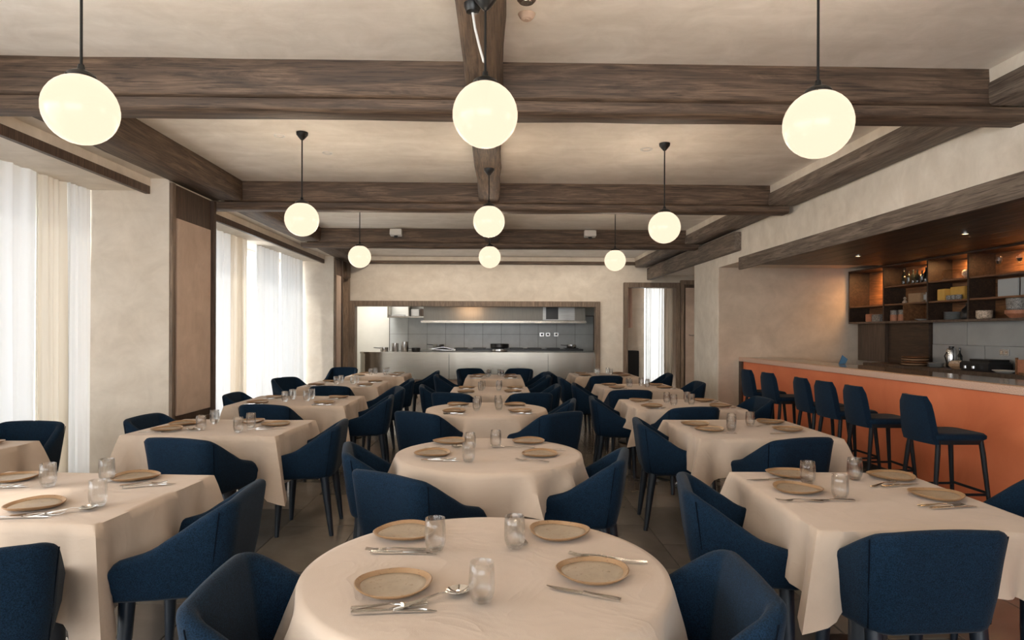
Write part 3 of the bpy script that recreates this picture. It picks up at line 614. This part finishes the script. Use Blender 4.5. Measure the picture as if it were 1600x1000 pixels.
# ================================================================ CEILING FITTINGS
def downlight(x, y, label, z=CZ, r=.05):
    t = thing('downlight', label, 'downlight', (x, y, z-.006)); MB().lathe([(r*.7, 0), (r, 0), (r, .012), (r*.7, .012)], n=20, closed=True).build('ring', 'white', t); MB().lathe([(.001, .008), (r*.7, .008)], n=20).build('lens', 'silver', t)
downlight(-1.98, 5.89, 'small recessed downlight left of the left middle globe'); downlight(-1.69, 6.44, 'small recessed downlight right of the left middle globe')
downlight(-2.05, 9.0, 'small recessed downlight beyond the second cross beam'); downlight(1.46, 6.2, 'flat pale cover plate in the ceiling left of the right middle globe', r=.06)
t = thing('smoke_detector', 'round pale smoke detector in the ceiling at the top centre', 'smoke detector', (.167, 3.585, CZ-.02)); MB().lathe([(.001, -.012), (.03, -.01), (.04, 0), (.05, .019), (.001, .019)], n=24).build('body', 'walld2', t); MB().lathe([(.015, -.016), (.015, -.01), (.001, -.01)], n=12).build('sensor', 'walld2', t)
t = thing('spotlight', 'dark round ceiling spotlight cut by the top edge of the picture', 'spotlight', (.155, 3.36, CZ-.05)); MB().lathe([(.001, .0), (.04, .0), (.05, .012), (.05, .049), (.001, .049)], n=20).build('body', 'midw', t); MB().lathe([(.03, -.004), (.035, .002)], n=16).build('ring', 'silver', t)
for i, x in enumerate((-2.6, -.9, .9, 2.6)):  # spots added out of sight behind the far beam to brighten the back wall
    t = thing('downlight', 'added out-of-sight fill spot near the back wall, %s from the left' % ('first', 'second', 'third', 'fourth')[i], 'downlight', (x, 13.3, CZ-.006), group='added back wall fill spots')
    MB().lathe([(.035, 0), (.05, 0), (.05, .012), (.035, .012)], n=20, closed=True).build('ring', 'white', t)
    l = lamp('back_wall_fill', 'SPOT', (x, 13.3, CZ-.02), 26, (1, .86, .70), target=(x, 15.4, 1.2)); l.data.spot_size = radians(125); l.data.spot_blend = .8; l.data.shadow_soft_size = .04
for i, x in enumerate((-1.72, 1.62)):
    t = thing('ceiling_speaker', 'small white box speaker on the far cross beam, %s one' % ('left', 'right')[i], 'speaker', (x, 11.08, 3.19), group='beam speakers')
    MB().sections([[(-.10, y, z) for y, z in ((0, .06), (-.10, .06), (-.12, -.04), (0, -.06))], [(.10, y, z) for y, z in ((0, .06), (-.10, .06), (-.12, -.04), (0, -.06))]]).build('body', 'white', t, bevel=.006); B(-.03, .03, -.07, -.02, -.085, -.05).build('bracket', 'dark', t)

# ---- pendants
def pendant(x, y, z, zc, label, R=.15):
    t = thing('pendant_lamp', label, 'pendant lamp', (x, y, z), group='opal globe pendants')
    pr = [(.045, R*.955)]+[(R*sin(a), R*cos(a)) for a in [radians(22+i*(158/15)) for i in range(16)]]; pr[-1] = (.001, -R)
    MB().lathe(pr, n=36).build('globe_shade', 'globe', t, smooth=80)
    MB().lathe([(.058, R*.90), (.062, R*.95), (.055, R*1.04), (.035, R*1.12), (.016, R*1.18), (.012, R*1.32), (.001, R*1.32)], n=20).build('cap', 'black', t)
    for k in range(3): MB().lathe([(.001, -.006), (.006, 0), (.001, .006)], n=8).build('screw', 'black', t, loc=(.062*cos(k*2.1), .062*sin(k*2.1), R*.93))
    l = lamp('globe_glow', 'POINT', (0, 0, 0), 38, (1, .82, .62)); l.data.shadow_soft_size = R+.012; l.parent = t
    h = zc-z
    MB().tube([(0, 0, R*1.25), (0, 0, h-.03)], .006).build('rod', 'black', t)
    MB().lathe([(.001, h-.075), (.012, h-.07), (.03, h-.05), (.05, h-.025), (.052, h-.002), (.001, h-.002)], n=20).build('canopy', 'black', t)
    return t
G = [(-1.82, 2.85, 2.465, CZ, 'large globe pendant at the upper left of the picture'), (-.053, 2.95, 2.497, 3.05, 'large globe pendant hanging from the central beam nearest the camera'),
     (1.448, 2.85, 2.437, CZ, 'large globe pendant at the upper right of the picture'), (-1.742, 5.78, 2.498, CZ, 'left globe pendant of the middle row'),
     (-.07, 6.08, 2.543, 3.05, 'central globe pendant of the middle row'), (1.585, 6.0, 2.486, CZ, 'right globe pendant of the middle row'),
     (-1.824, 8.6, 2.494, CZ, 'left globe pendant of the far row'), (-.089, 8.7, 2.51, 3.05, 'central globe pendant of the far row'), (1.678, 9.0, 2.508, CZ, 'right globe pendant of the far row')]
for g in G: pendant(*g)
t = thing('cable_outlet', 'black round cable outlet with a white cable on the central beam', 'cable outlet', (-.115, 3.02, 3.045)); MB().lathe([(.001, -.045), (.03, -.04), (.04, -.02), (.042, 0), (.001, 0)], n=18).build('cap', 'black', t)
MB().tube([(0, 0, -.04), (.012, -.01, -.12), (.035, -.03, -.22), (.055, -.06, -.30)], .006).build('cable', 'white', t)

# ================================================================ FURNITURE PROTOTYPES
def sstep(a, b, x): t = max(0, min(1, (x-a)/(b-a))); return t*t*(3-2*t)
def chair_proto():
    r = thing('armchair', 'x', 'chair', group='blue upholstered armchairs')
    def foot(s, k):            # s in -1..1 along the U, k: 0 bottom, 1 rim
        ab = .246+.022*k; af = .278+.024*k; yb = -.215-.055*k; yf = .20; cr = .10
        ls = yf-(yb+cr); la = cr*1.5; lb = ab-cr; tot = ls+la+lb; q = abs(s)*tot; sg = 1 if s >= 0 else -1
        if q < lb: x, y, nx, ny = q, yb+.0*q, 0, -1
        elif q < lb+la: an = (q-lb)/la*pi/2; x = lb+cr*sin(an); y = yb+cr*(1-cos(an)); nx, ny = sin(an), -cos(an)
        else: u = (q-lb-la)/ls; x = ab+(af-ab)*sin(u*pi/2); y = yb+cr+(q-lb-la); nx, ny = .99, -.12
        return sg*x, y, sg*nx, ny
    def hrf(y): u_ = max(0, min(1, (y+.262)/.33)); v_ = max(0, min(1, (y+.262)/.46)); return .80-.165*(.85*u_*u_*(3-2*u_)+.15*v_)-.05*max(0, (y+.02)/.22)
    rings = []; N = 60; th = .056
    for i in range(N+1):
        s = -1+2*i/N; s = max(-.999, min(.999, s)); x1, y1, nx, ny = foot(s, 1)
        hr = hrf(y1); hr += .012*(1-min(1, abs(x1)/.25)**2)
        e = max(0, (abs(s)-.93)/.07); hr -= .035*e*e; ring = []
        def pt(k, off, z):
            x, y, a_, b_ = foot(s, k); return (x-a_*off, y-b_*off, z)
        z0 = .425; zz = lambda k: z0+(hr-z0)*k
        for k, off, z in ((0.0, .018, z0), (0.0, .004, z0+.012), (.05, .0, z0+.03), (.35, -.004, zz(.35)), (.7, -.002, zz(.7)), (.93, .0, zz(1)-.03), (.98, th*.07, zz(1)-.014), (1, th*.25, zz(1)-.004), (1, th*.5, zz(1)), (1, th*.75, zz(1)-.004), (.98, th*.93, zz(1)-.014), (.95, th, zz(1)-.03), (.6, th+.004, zz(.6)), (.25, th+.004, zz(.25)), (0, th, z0+.01)):
            ring.append(pt(k, off, z))
        rings.append(ring)
    MB().sections(rings).build('shell', 'blue', r, smooth=60)
    def rr(a, b0, b1, z, rad=.07, n=5):
        pts = []
        for cx, cy_, a0 in ((a-rad, b1-rad, 0), (-a+rad, b1-rad, 90), (-a+rad, b0+rad, 180), (a-rad, b0+rad, 270)):
            for i in range(n+1): t = radians(a0+90*i/n); pts.append((cx+rad*cos(t), cy_+rad*sin(t), z))
        return pts
    MB().sections([rr(.20, -.16, .185, .412), rr(.215, -.175, .195, .42), rr(.215, -.175, .195, .44)]).build('seat_frame', 'blue', r, smooth=50)
    MB().sections([rr(.195, -.155, .225, .435), rr(.212, -.165, .245, .448), rr(.214, -.165, .248, .468), rr(.195, -.155, .232, .486), rr(.12, -.1, .17, .494)]).build('seat_cushion', 'blue', r, smooth=60)
    for sg in (-1, 1):
        pts = []
        for k in (0, .3, .6, .9, 1):
            s = .40; x, y, nx, ny = foot(sg*s, k); hh = hrf(foot(s, 1)[1])-.004; pts.append((x+nx*.0022, y+ny*.0022, .44+(hh-.012-.44)*k))
        MB().tube(pts, .0024, 5).build('seam', 'seam', r)
    for sx in (-1, 1):
        for y0, y1 in ((.165, .185), (-.15, -.205)):
            l = MB().tube([(sx*.20, y0, .43), (sx*.203, y0+(y1-y0)*.4, .26), (sx*.215, y1, .0)], [.032, .027, .016], 8).build('leg', 'bluel', r, smooth=60)
    return Proto(r)
CH = chair_proto()
def stool_proto():
    r = thing('bar_stool', 'x', 'bar stool', group='blue bar stools along the bar')
    # sitter faces +Y
    rings = []
    for k in range(7):
        t = k/6; z = .69+.345*t; w_ = (.178-.03*t)*(1 if k < 5 else (.955 if k == 5 else .80)); y = -.175-.05*t; th = .026 if 0 < k < 6 else .016
        ring = []
        for i in range(9): u = -1+i/4; ring.append((u*w_, y-.022*(1-u*u)-th, z))
        for i in range(8, -1, -1): u = -1+i/4; ring.append((u*w_, y-.022*(1-u*u)+th, z))
        rings.append(ring)
    MB().sections(rings).build('backrest', 'blue', r, smooth=60)
    def rr(a, b0, b1, z, rad=.06, n=4):
        pts = []
        for cx, cy_, a0 in ((a-rad, b1-rad, 0), (-a+rad, b1-rad, 90), (-a+rad, b0+rad, 180), (a-rad, b0+rad, 270)):
            for i in range(n+1): t = radians(a0+90*i/n); pts.append((cx+rad*cos(t), cy_+rad*sin(t), z))
        return pts
    MB().sections([rr(.185, -.18, .195, .72), rr(.195, -.19, .21, .733), rr(.197, -.19, .212, .752), rr(.18, -.18, .20, .768), rr(.1, -.1, .12, .764)]).build('seat', 'blue', r, smooth=60)
    MB().sections([rr(.175, -.165, .18, .69), rr(.18, -.17, .19, .722)]).build('seat_frame', 'leg', r, smooth=50)
    for sx in (-1, 1):
        for y0, y1 in ((.165, .225), (-.15, -.225)):
            MB().tube([(sx*.155, y0, .72), (sx*.165, y0+(y1-y0)*.15, .62), (sx*.205, y1, 0)], [.017, .018, .011], 8).build('leg', 'leg', r, smooth=60)
    a, b = .180, .20
    for p, q in (((-a, b, .34), (a, b, .34)), ((-a, -b, .30), (a, -b, .30)), ((-a, -b, .33), (-a, b, .33)), ((a, -b, .33), (a, b, .33))):
        MB().tube([p, q], .010, 8).build('foot_rail', 'leg', r)
    return Proto(r)
ST = stool_proto()
for i, (y, a) in enumerate(((4.72, 0), (5.53, -2), (6.05, 2), (6.50, -3), (7.32, 2), (7.93, 0))):
    ST.put((3.36, y, 0), radians(-90+a), ('blue bar stool at the terracotta bar, %s from the camera' % ('first and nearest', 'second', 'third', 'fourth', 'fifth', 'sixth and farthest')[i]))

# ---- tables
def table(x, y, wx, wy, rz, desc, rnd=False, seed=0):
    dr = .24 if rnd else (.21 if x > .8 else (.30 if x < -1 else .24)); ck = .62 if x > .8 else .55
    t = thing('dining_table', '%s dining table hidden under its cloth, %s' % ('round' if rnd else 'square', desc), 'table', (x, y, 0), rz)
    if rnd: MB().lathe([(.001, .72), (wx/2-.01, .72), (wx/2, .725), (wx/2, .742), (wx/2-.01, .745), (.001, .745)], n=40).build('tabletop', 'darkw', t)
    else: B(-wx/2, wx/2, -wy/2, wy/2, .718, .745).build('tabletop', 'darkw', t, bevel=.004)
    MB().lathe([(.08, .03), (.08, .69), (.13, .717), (.001, .717)], n=28).build('pedestal', 'ped', t)
    MB().lathe([(.24, 0), (.24, .012), (.05, .035), (.001, .035)], n=32).build('base_plate', 'black', t)
    MB().lathe([(.09, .035), (.09, .06), (.081, .06)], n=20).build('collar', 'silver', t)
    # cloth
    rn = random.Random(seed); pts = []
    if rnd:
        N = 132; ph = [rn.uniform(0, 6.28) for _ in range(4)]
        for i in range(N):
            a = 2*pi*i/N; pts.append((wx/2*cos(a), wx/2*sin(a), cos(a), sin(a), 0, a))
    else:
        hx, hy = wx/2, wy/2; ph = [rn.uniform(0, 6.28) for _ in range(4)]; cr = .02
        def side(p0, p1, n_):
            L_ = math.hypot(p1[0]-p0[0], p1[1]-p0[1]); us = [.5-.5*cos(pi*j/30) for j in range(30)]
            us = [u*.6+.4*j/30 for j, u in enumerate(us)]
            for u in us:
                px, py = p0[0]+(p1[0]-p0[0])*u, p0[1]+(p1[1]-p0[1])*u; dc = min(u, 1-u)*L_
                cx, cy_ = (p0 if u < .5 else p1); dg = Vector((cx, cy_)).normalized(); dg = Vector((math.copysign(.707, cx), math.copysign(.707, cy_)))
                k = exp(-(dc/.035)**2)
                n2 = Vector(n_)*(1-k)+dg*k; pts.append((px, py, n2.x, n2.y, dc, (px+py)*9))
        c4 = [(hx, hy), (-hx, hy), (-hx, -hy), (hx, -hy)]; nn = [(0, 1), (-1, 0), (0, -1), (1, 0)]
        for k in range(4): side(c4[k], c4[(k+1) % 4], nn[k])
        N = len(pts)
    vs_ = []; fs = []; zt = .752
    vs_.append((0, 0, zt))
    for f in (.4, .8, .97):
        for (px, py, nx, ny, dc, s) in pts: vs_.append((px*f, py*f, zt+.0015*sin(s*1.3+f*9)))
    nr = 9
    cl = [rn.uniform(.12, .17) for _ in range(4)]
    for j in range(nr+1):
        t_ = j/nr
        for idx, (px, py, nx, ny, dc, s) in enumerate(pts):
            if rnd:
                L_ = dr*(1+.08*cos(4*s+ph[0])+.03*sin(9*s+ph[1]))
                wv = (sin(11*s+ph[2]+1.2*sin(2*s+ph[0]))*.65+sin(17*s+ph[3])*.35)
                wv = 1-2*abs(sin(5.5*s+ph[2]+.9*sin(2*s+ph[0])))**.8
                off = .008+t_*.05+(t_**1.1)*.055*wv*(1+.5*sin(3*s+ph[1]))+.020*t_*mnoise.noise(Vector((px*8, py*8, t_*1.6+seed)))
                x_, y_ = px+nx*off, py+ny*off; z_ = zt-.004-L_*t_
            else:
                kc = exp(-(dc/.13)**2); kp = exp(-(dc/.042)**1.5); val = exp(-((dc-.12)/.055)**2)
                L_ = dr*(1+ck*exp(-(dc/.17)**1.3))+.008*sin(s*.7+ph[0])
                c_ = cl[(idx//30+(1 if idx % 30 > 15 else 0)) % 4]
                mid = min(1, dc/.25)
                off = .008+t_*.024+kp*t_*c_-val*t_*.06+mid*(t_**1.2)*.034*(sin(s*1.5+ph[1])+.6*sin(s*2.7+ph[2]))+.020*t_*mnoise.noise(Vector((px*7, py*7, t_*1.6+seed)))
                x_, y_ = px+nx*off, py+ny*off; z_ = zt-.004-L_*t_
            if j == 0: z_ = zt-.003; x_, y_ = px+nx*.004, py+ny*.004
            vs_.append((x_, y_, z_))
    R_ = 3+nr+1
    for i in range(N): fs.append((0, 1+i, 1+(i+1) % N))
    for j in range(R_-1):
        for i in range(N): a = 1+j*N+i; b = 1+j*N+(i+1) % N; fs.append((a, a+N, b+N, b))
    mb = MB().add(vs_, fs); c = mb.build('tablecloth', 'cloth', smooth=75); c.location = (x, y, 0); c.rotation_euler = (0, 0, rz)
    tag(c, 'pale beige cloth draped over the %s table %s' % ('round' if rnd else 'square', desc), 'tablecloth', 'beige tablecloths')
TB = {
 'T1': (-.03, 2.02, 1.13, 1.13, 0, 'in the centre foreground', True), 'T2': (-.04, 3.94, 1.13, 1.13, 0, 'second from the camera in the middle row', True),
 'T3': (-.09, 6.2, 1.15, 1.15, 0, 'third from the camera in the middle row', True), 'T4': (-.07, 8.15, .98, 1.0, 0, 'fourth from the camera in the middle row', False), 'T5': (-.03, 10.6, .9, 1.0, 0, 'farthest in the middle row', False),
 'L0': (-3.56, 3.98, .9, .9, -.03, 'at the left edge by the near curtain', False),
 'L1': (-2.06, 2.98, 1.12, .86, -.09, 'nearest in the window row', False), 'L2': (-2.10, 5.03, 1.12, .84, -.06, 'second in the window row', False),
 'L3': (-2.11, 6.93, 1.18, 1.0, 0, 'third in the window row', False), 'L4': (-2.12, 9.15, 1.05, 1.1, 0, 'fourth in the window row', False), 'L5': (-2.0, 11.05, .95, .95, 0, 'farthest in the window row', False),
 'R1': (1.70, 2.88, .92, 1.02, -.04, 'nearest in the bar row', False), 'R2': (1.94, 4.94, 1.02, .98, 0, 'second in the bar row', False),
 'R3': (1.90, 6.6, 1.06, .95, 0, 'third in the bar row', False), 'R4': (1.92, 8.7, 1.0, .9, 0, 'fourth in the bar row', False), 'R5': (1.86, 11.1, 1.05, 1.05, 0, 'farthest in the bar row', False)}
for i, (k, v) in enumerate(TB.items()): table(*v[:6], v[6], 20+i)
TD = {'T1': 'the front round table', 'T2': 'the second round table', 'T3': 'the third round table', 'T4': 'the fourth middle-row table', 'T5': 'the farthest middle-row table', 'L0': 'the table by the near curtain',
      'L1': 'the nearest window-row table', 'L2': 'the second window-row table', 'L3': 'the third window-row table', 'L4': 'the fourth window-row table', 'L5': 'the farthest window-row table',
      'R1': 'the nearest bar-row table', 'R2': 'the second bar-row table', 'R3': 'the third bar-row table', 'R4': 'the fourth bar-row table', 'R5': 'the farthest bar-row table'}
# ---- chairs: x, y, facing degrees, label
CHS = [(-.55, 1.84, 2, 'at the left of the front round table'), (.50, 1.84, 178, 'at the right of the front round table'),
 (-.40, 3.33, 54, 'backing the camera at the near left of the second round table'), (-.66, 3.92, 12, 'at the left side of the second round table'), (.50, 3.72, 165, 'at the right side of the second round table'),
 (-.56, 5.70, 56, 'backing the camera at the near left of the third round table'), (.44, 5.68, 128, 'at the near right of the third round table'), (.55, 6.55, 170, 'at the right side of the third round table'),
 (-1.33, 2.83, 183, 'at the aisle side of the nearest window-row table'), (-1.80, 2.20, 127, 'at the near side of the nearest window-row table'),
 (-2.0, 4.40, 76, 'backing the camera at the near side of the second window-row table'), (-1.42, 4.92, 184, 'at the aisle side of the second window-row table'), (-2.64, 5.27, -5, 'at the window side of the second window-row table'),
 (-2.15, 6.3, 80, 'backing the camera at the near side of the third window-row table'), (-2.70, 7.2, 0, 'at the window side of the third window-row table'), (-1.36, 6.86, 186, 'at the aisle side of the third window-row table'),
 (-1.42, 7.95, 200, 'between the third and fourth window-row tables on the aisle side'), (-1.45, 9.3, 190, 'at the aisle side of the fourth window-row table'), (-2.1, 8.35, 90, 'backing the camera at the near side of the fourth window-row table'),
 (-2.95, 9.5, -30, 'turned at the window side of the fourth window-row table'), (-2.9, 12.1, -90, 'facing the camera beyond the farthest window-row table'), (-1.25, 11.25, 185, 'at the aisle side of the farthest window-row table'),
 (-3.52, 4.72, -90, 'facing the camera behind the table at the left edge'),
 (-.72, 8.3, 5, 'at the left side of the fourth middle-row table'), (-.42, 7.45, 65, 'backing the camera at the near left of the fourth middle-row table'), (.35, 7.45, 105, 'backing the camera at the near right of the fourth middle-row table'), (.58, 8.4, 180, 'at the right side of the fourth middle-row table'),
 (-.72, 10.3, 0, 'at the left side of the farthest middle-row table'), (.60, 10.1, 180, 'at the right side of the farthest middle-row table'), (.66, 10.85, 195, 'turned at the far right of the farthest middle-row table'), (-.42, 11.8, -70, 'facing the camera at the far left of the farthest middle-row table'), (.38, 11.8, -110, 'facing the camera at the far right of the farthest middle-row table'),
 (1.12, 2.93, -12, 'at the aisle side of the nearest bar-row table'), (1.56, 2.44, 93, 'backing the camera at the near side of the nearest bar-row table'), (2.42, 2.85, 180, 'at the bar side of the nearest bar-row table'),
 (1.36, 5.0, -6, 'at the aisle side of the second bar-row table'), (1.96, 4.38, 106, 'backing the camera at the near side of the second bar-row table'),
 (1.26, 6.75, -5, 'at the aisle side of the third bar-row table'), (1.80, 6.1, 102, 'backing the camera at the near side of the third bar-row table'), (2.62, 6.75, 180, 'at the bar side of the third bar-row table'),
 (1.28, 8.55, -8, 'at the aisle side of the fourth bar-row table'), (1.62, 7.85, 90, 'backing the camera at the near side of the fourth bar-row table'), (2.62, 8.9, 180, 'at the bar side of the fourth bar-row table'),
 (1.22, 9.75, 0, 'between the fourth and farthest bar-row tables on the aisle side'), (1.16, 11.1, 0, 'at the aisle side of the farthest bar-row table'), (1.75, 10.3, 90, 'backing the camera at the near side of the farthest bar-row table'), (2.68, 10.7, 175, 'at the bar side of the farthest bar-row table')]
for x, y, f, l in CHS: CH.put((x, y, 0), radians(f-90), 'dark blue armchair '+l)

# ---- tableware prototypes
def plate_proto():
    r = thing('plate', 'x', 'plate', group='speckled stoneware plates')
    rn = random.Random(4)
    def wob(mb, k=.004):
        mb.v = [(x*(1+k*8*sin(2*math.atan2(y, x)+1)*.25), y*(1+.03*cos(3*math.atan2(y, x))), z+(.0035*sin(2*math.atan2(y, x)+.6) if math.hypot(x, y) > .08 else 0)) for x, y, z in mb.v]; return mb
    wob(MB().lathe([(.001, .0), (.068, .0), (.085, .004), (.098, .0085), (.095, .0105), (.08, .0075), (.001, .0065)], n=36)).build('dish', 'plate', r, smooth=60)
    wob(MB().lathe([(.097, .007), (.108, .014), (.112, .019), (.109, .0205), (.103, .0165), (.094, .011)], n=36, closed=True)).build('rim', 'rim', r, smooth=60)
    return Proto(r)
def glass_proto():
    r = thing('tumbler', 'x', 'glass', group='clear glass tumblers')
    MB().lathe([(.001, 0), (.022, 0), (.027, .004), (.035, .026), (.0368, .045), (.0355, .08), (.0335, .110), (.0325, .1105), (.0318, .1095), (.0336, .08), (.0348, .045), (.033, .028), (.025, .014), (.001, .012)], n=28).build('glass_body', 'thin', r, smooth=70)
    return Proto(r)
def strip(mb, prof, z0=.0, th=.0022):     # prof: (y, halfwidth, z)
    rings = []
    for y, h, z in prof: rings.append([(-h, y, z), (h, y, z), (h, y, z+th), (-h, y, z+th)])
    return mb.sections(rings)
def fork_proto():
    r = thing('fork', 'x', 'fork', group='steel forks')
    strip(MB(), [(-.10, .008, .002), (-.09, .009, .002), (-.05, .006, .005), (.0, .0032, .009), (.028, .004, .008)]).build('handle', 'steel', r)
    m = strip(MB(), [(.026, .004, .008), (.038, .011, .004), (.055, .012, .002)])
    for k in range(4): u = -.0105+k*.007; m.sections([[(u-.0014+dx, y, z) for dx, z in ((0, z_), (.0028, z_), (.0028, z_+.002), (0, z_+.002))] for y, z_ in ((.053, .002), (.075, .0035), (.098, .008))])
    m.build('tines', 'steel', r); return Proto(r)
def knife_proto():
    r = thing('knife', 'x', 'knife', group='steel table knives')
    strip(MB(), [(-.11, .007, .0), (-.10, .009, 0), (-.02, .006, .001), (.0, .005, .002)], th=.006).build('handle', 'steel', r)
    MB().sections([[(-.006, .0, .002), (.005, .0, .002), (.005, .0, .0045), (-.006, .0, .004)], [(-.009, .03, .002), (.006, .03, .002), (.006, .03, .0042), (-.009, .03, .0032)], [(-.010, .08, .002), (.006, .08, .002), (.006, .08, .004), (-.010, .08, .003)], [(.002, .115, .002), (.005, .115, .002), (.005, .115, .003), (.002, .115, .003)]]).build('blade', 'steel', r); return Proto(r)
def spoon_proto():
    r = thing('spoon', 'x', 'spoon', group='steel spoons')
    strip(MB(), [(-.11, .008, .001), (-.10, .009, .001), (-.05, .0055, .005), (.02, .003, .011), (.045, .004, .009)]).build('handle', 'steel', r)
    rings = []; pr = [(.0, -.0), (.4, .0015), (.75, .006), (1, .011), (.95, .0125), (.7, .0082), (.35, .0038), (0, .003)]
    m = MB(); n = 20; vs_ = []; fs = []
    for q, z in pr:
        for i in range(n): a = 2*pi*i/n; vs_.append((.021*max(q, .01)*cos(a), .075+.033*max(q, .01)*sin(a), z))
    for j in range(len(pr)-1):
        for i in range(n): fs.append((j*n+i, j*n+(i+1) % n, (j+1)*n+(i+1) % n, (j+1)*n+i))
    m.add(vs_, fs).build('bowl', 'steel', r, smooth=70); return Proto(r)
PL, GL, FK, KN, SP = plate_proto(), glass_proto(), fork_proto(), knife_proto(), spoon_proto()
ZT = .7545
def put(P_, x, y, a, lab, z=ZT): return P_.put((x, y, z), radians(a), lab)
def cut(kind, x, y, a, where):
    o = put({'f': FK, 'k': KN, 's': SP}[kind], x, y, a, 'steel %s %s' % ({'f': 'fork', 'k': 'knife', 's': 'spoon'}[kind], where), ZT+{'f': .0, 'k': .0, 's': .0}[kind])
    o.scale = {'f': (1.2, 1.02, 1), 'k': (1.15, 1, 1), 's': (1.5, 1.1, 1.25)}[kind]
# angle 90 => handle points right... local +Y is the tip
SET = {  # key: plates(x,y,slot), glasses(x,y,slot), cutlery(kind,x,y,rot,slot)
 'T1': ([(-.296, 1.869, 'near left'), (.297, 1.958, 'near right'), (-.335, 2.355, 'far left'), (.235, 2.353, 'far right')],
        [(-.205, 2.186, 'left'), (-.037, 1.767, 'nearest'), (.066, 2.208, 'right')],
        [('k', -.27, 1.705, -88, 'near left'), ('f', -.285, 1.735, -84, 'near left'), ('s', -.175, 1.775, -58, 'near left'), ('f', -.34, 2.185, 92, 'far left'), ('k', -.31, 2.155, -95, 'far left'), ('k', .25, 1.815, 62, 'near right'), ('f', .34, 2.10, 72, 'near right'), ('k', .38, 2.065, 82, 'near right, farther side,'), ('s', .085, 2.36, 8, 'far right')]),
 'T2': ([(-.31, 4.30, 'far left'), (-.384, 3.878, 'near left'), (.221, 4.30, 'far right'), (.264, 3.851, 'near right')], [(-.155, 3.665, 'near left'), (-.16, 4.02, 'far left'), (.0, 4.12, 'right')],
        [('f', -.33, 3.72, -85, 'near left'), ('k', -.30, 3.69, -95, 'near left'), ('s', -.33, 4.10, -80, 'far left'), ('f', .21, 3.68, 70, 'near right'), ('k', .33, 4.02, 80, 'near right'), ('k', .14, 4.12, 80, 'far right')]),
 'L1': ([(-1.94, 2.748, 'near right'), (-1.81, 3.27, 'far right'), (-2.40, 3.26, 'far left'), (-2.42, 2.78, 'near left')], [(-2.136, 3.11, 'left'), (-1.921, 3.213, 'far right'), (-1.687, 2.76, 'near right')],
        [('f', -1.84, 2.62, -84, 'near right'), ('k', -1.88, 2.59, -88, 'near right'), ('s', -1.76, 2.66, -62, 'near right'), ('f', -1.70, 3.14, -72, 'far right'), ('k', -1.66, 3.11, -70, 'far right'), ('f', -2.36, 3.11, -84, 'far left'), ('k', -2.33, 3.08, -80, 'far left')]),
 'R1': ([(1.422, 2.98, 'near left'), (1.525, 3.30, 'far left'), (2.03, 3.24, 'far right'), (2.00, 2.86, 'near right')], [(1.539, 3.12, 'far left'), (1.543, 2.83, 'near left'), (1.82, 3.2, 'right')],
        [('k', 1.48, 2.80, 88, 'near left'), ('f', 1.34, 2.79, 86, 'near left'), ('k', 1.38, 3.20, 95, 'far left'), ('f', 1.90, 3.09, -60, 'far right'), ('k', 1.97, 3.07, -75, 'far right'), ('f', 1.92, 2.71, -88, 'near right'), ('k', 1.95, 2.68, -82, 'near right')]),
 'L2': ([(-2.47, 5.14, 'far left'), (-2.0, 5.27, 'far right'), (-1.74, 5.10, 'near right'), (-2.46, 4.85, 'near left')], [(-2.206, 4.85, 'near left'), (-2.25, 5.183, 'far left'), (-1.89, 4.75, 'near right'), (-1.893, 5.0, 'far right')],
        [('s', -2.34, 4.80, -60, 'near left'), ('k', -2.50, 4.76, -85, 'near left'), ('f', -1.78, 4.90, -60, 'near right'), ('k', -1.70, 4.88, -70, 'near right')]),
 'R2': ([(1.60, 5.10, 'far left'), (1.62, 4.82, 'near left'), (2.26, 5.22, 'far right'), (2.22, 4.82, 'near right')], [(1.78, 4.795, 'near left'), (1.84, 4.95, 'far left'), (2.03, 5.06, 'right')],
        [('k', 1.66, 4.66, 88, 'near left'), ('f', 1.60, 4.96, 120, 'far left'), ('f', 2.13, 5.05, -50, 'far right'), ('k', 2.12, 4.66, -80, 'near right')])}
ORD = {'T3': (.30, .27), 'T4': (.30, .27), 'T5': (.27, .27), 'L0': (.25, .25), 'L3': (.36, .27), 'L4': (.33, .3), 'L5': (.3, .26), 'R3': (.34, .26), 'R4': (.32, .24), 'R5': (.34, .28)}
rn = random.Random(5)
for k, (a, b) in ORD.items():
    x, y = TB[k][0], TB[k][1]; j = lambda s=.02: rn.uniform(-s, s)
    pl = [(x+sx*a+j(), y+sy*b+j(), ('near ' if sy < 0 else 'far ')+('left' if sx < 0 else 'right')) for sy in (-1, 1) for sx in (-1, 1)]
    gl = [(x-.11+j(), y-.16+j(.03), 'near left'), (x-.10+j(), y+.10+j(.03), 'far left'), (x+.12+j(), y-.10+j(.03), 'near right'), (x+.11+j(), y+.14+j(.03), 'far right')]
    ct = []
    for (px, py, s) in pl: ct += [('f', px+.01, py-.135, -85+j(8), s), ('k', px+.03, py-.16, -88+j(6), s)]
    if k == 'L0': gl = gl[2:]
    SET[k] = (pl, gl, ct)
for k, (pl, gl, ct) in SET.items():
    for x, y, s in pl: put(PL, x, y, rn.uniform(0, 360), 'speckled beige plate with brown rim, %s place of %s' % (s, TD[k]))
    for x, y, s in gl: put(GL, x, y, rn.uniform(0, 360), 'clear tumbler, %s one on %s' % (s, TD[k]))
    for q, x, y, a, s in ct: cut(q, x, y, a, 'by the %s plate of %s' % (s, TD[k]))
print('objects', len(bpy.data.objects))
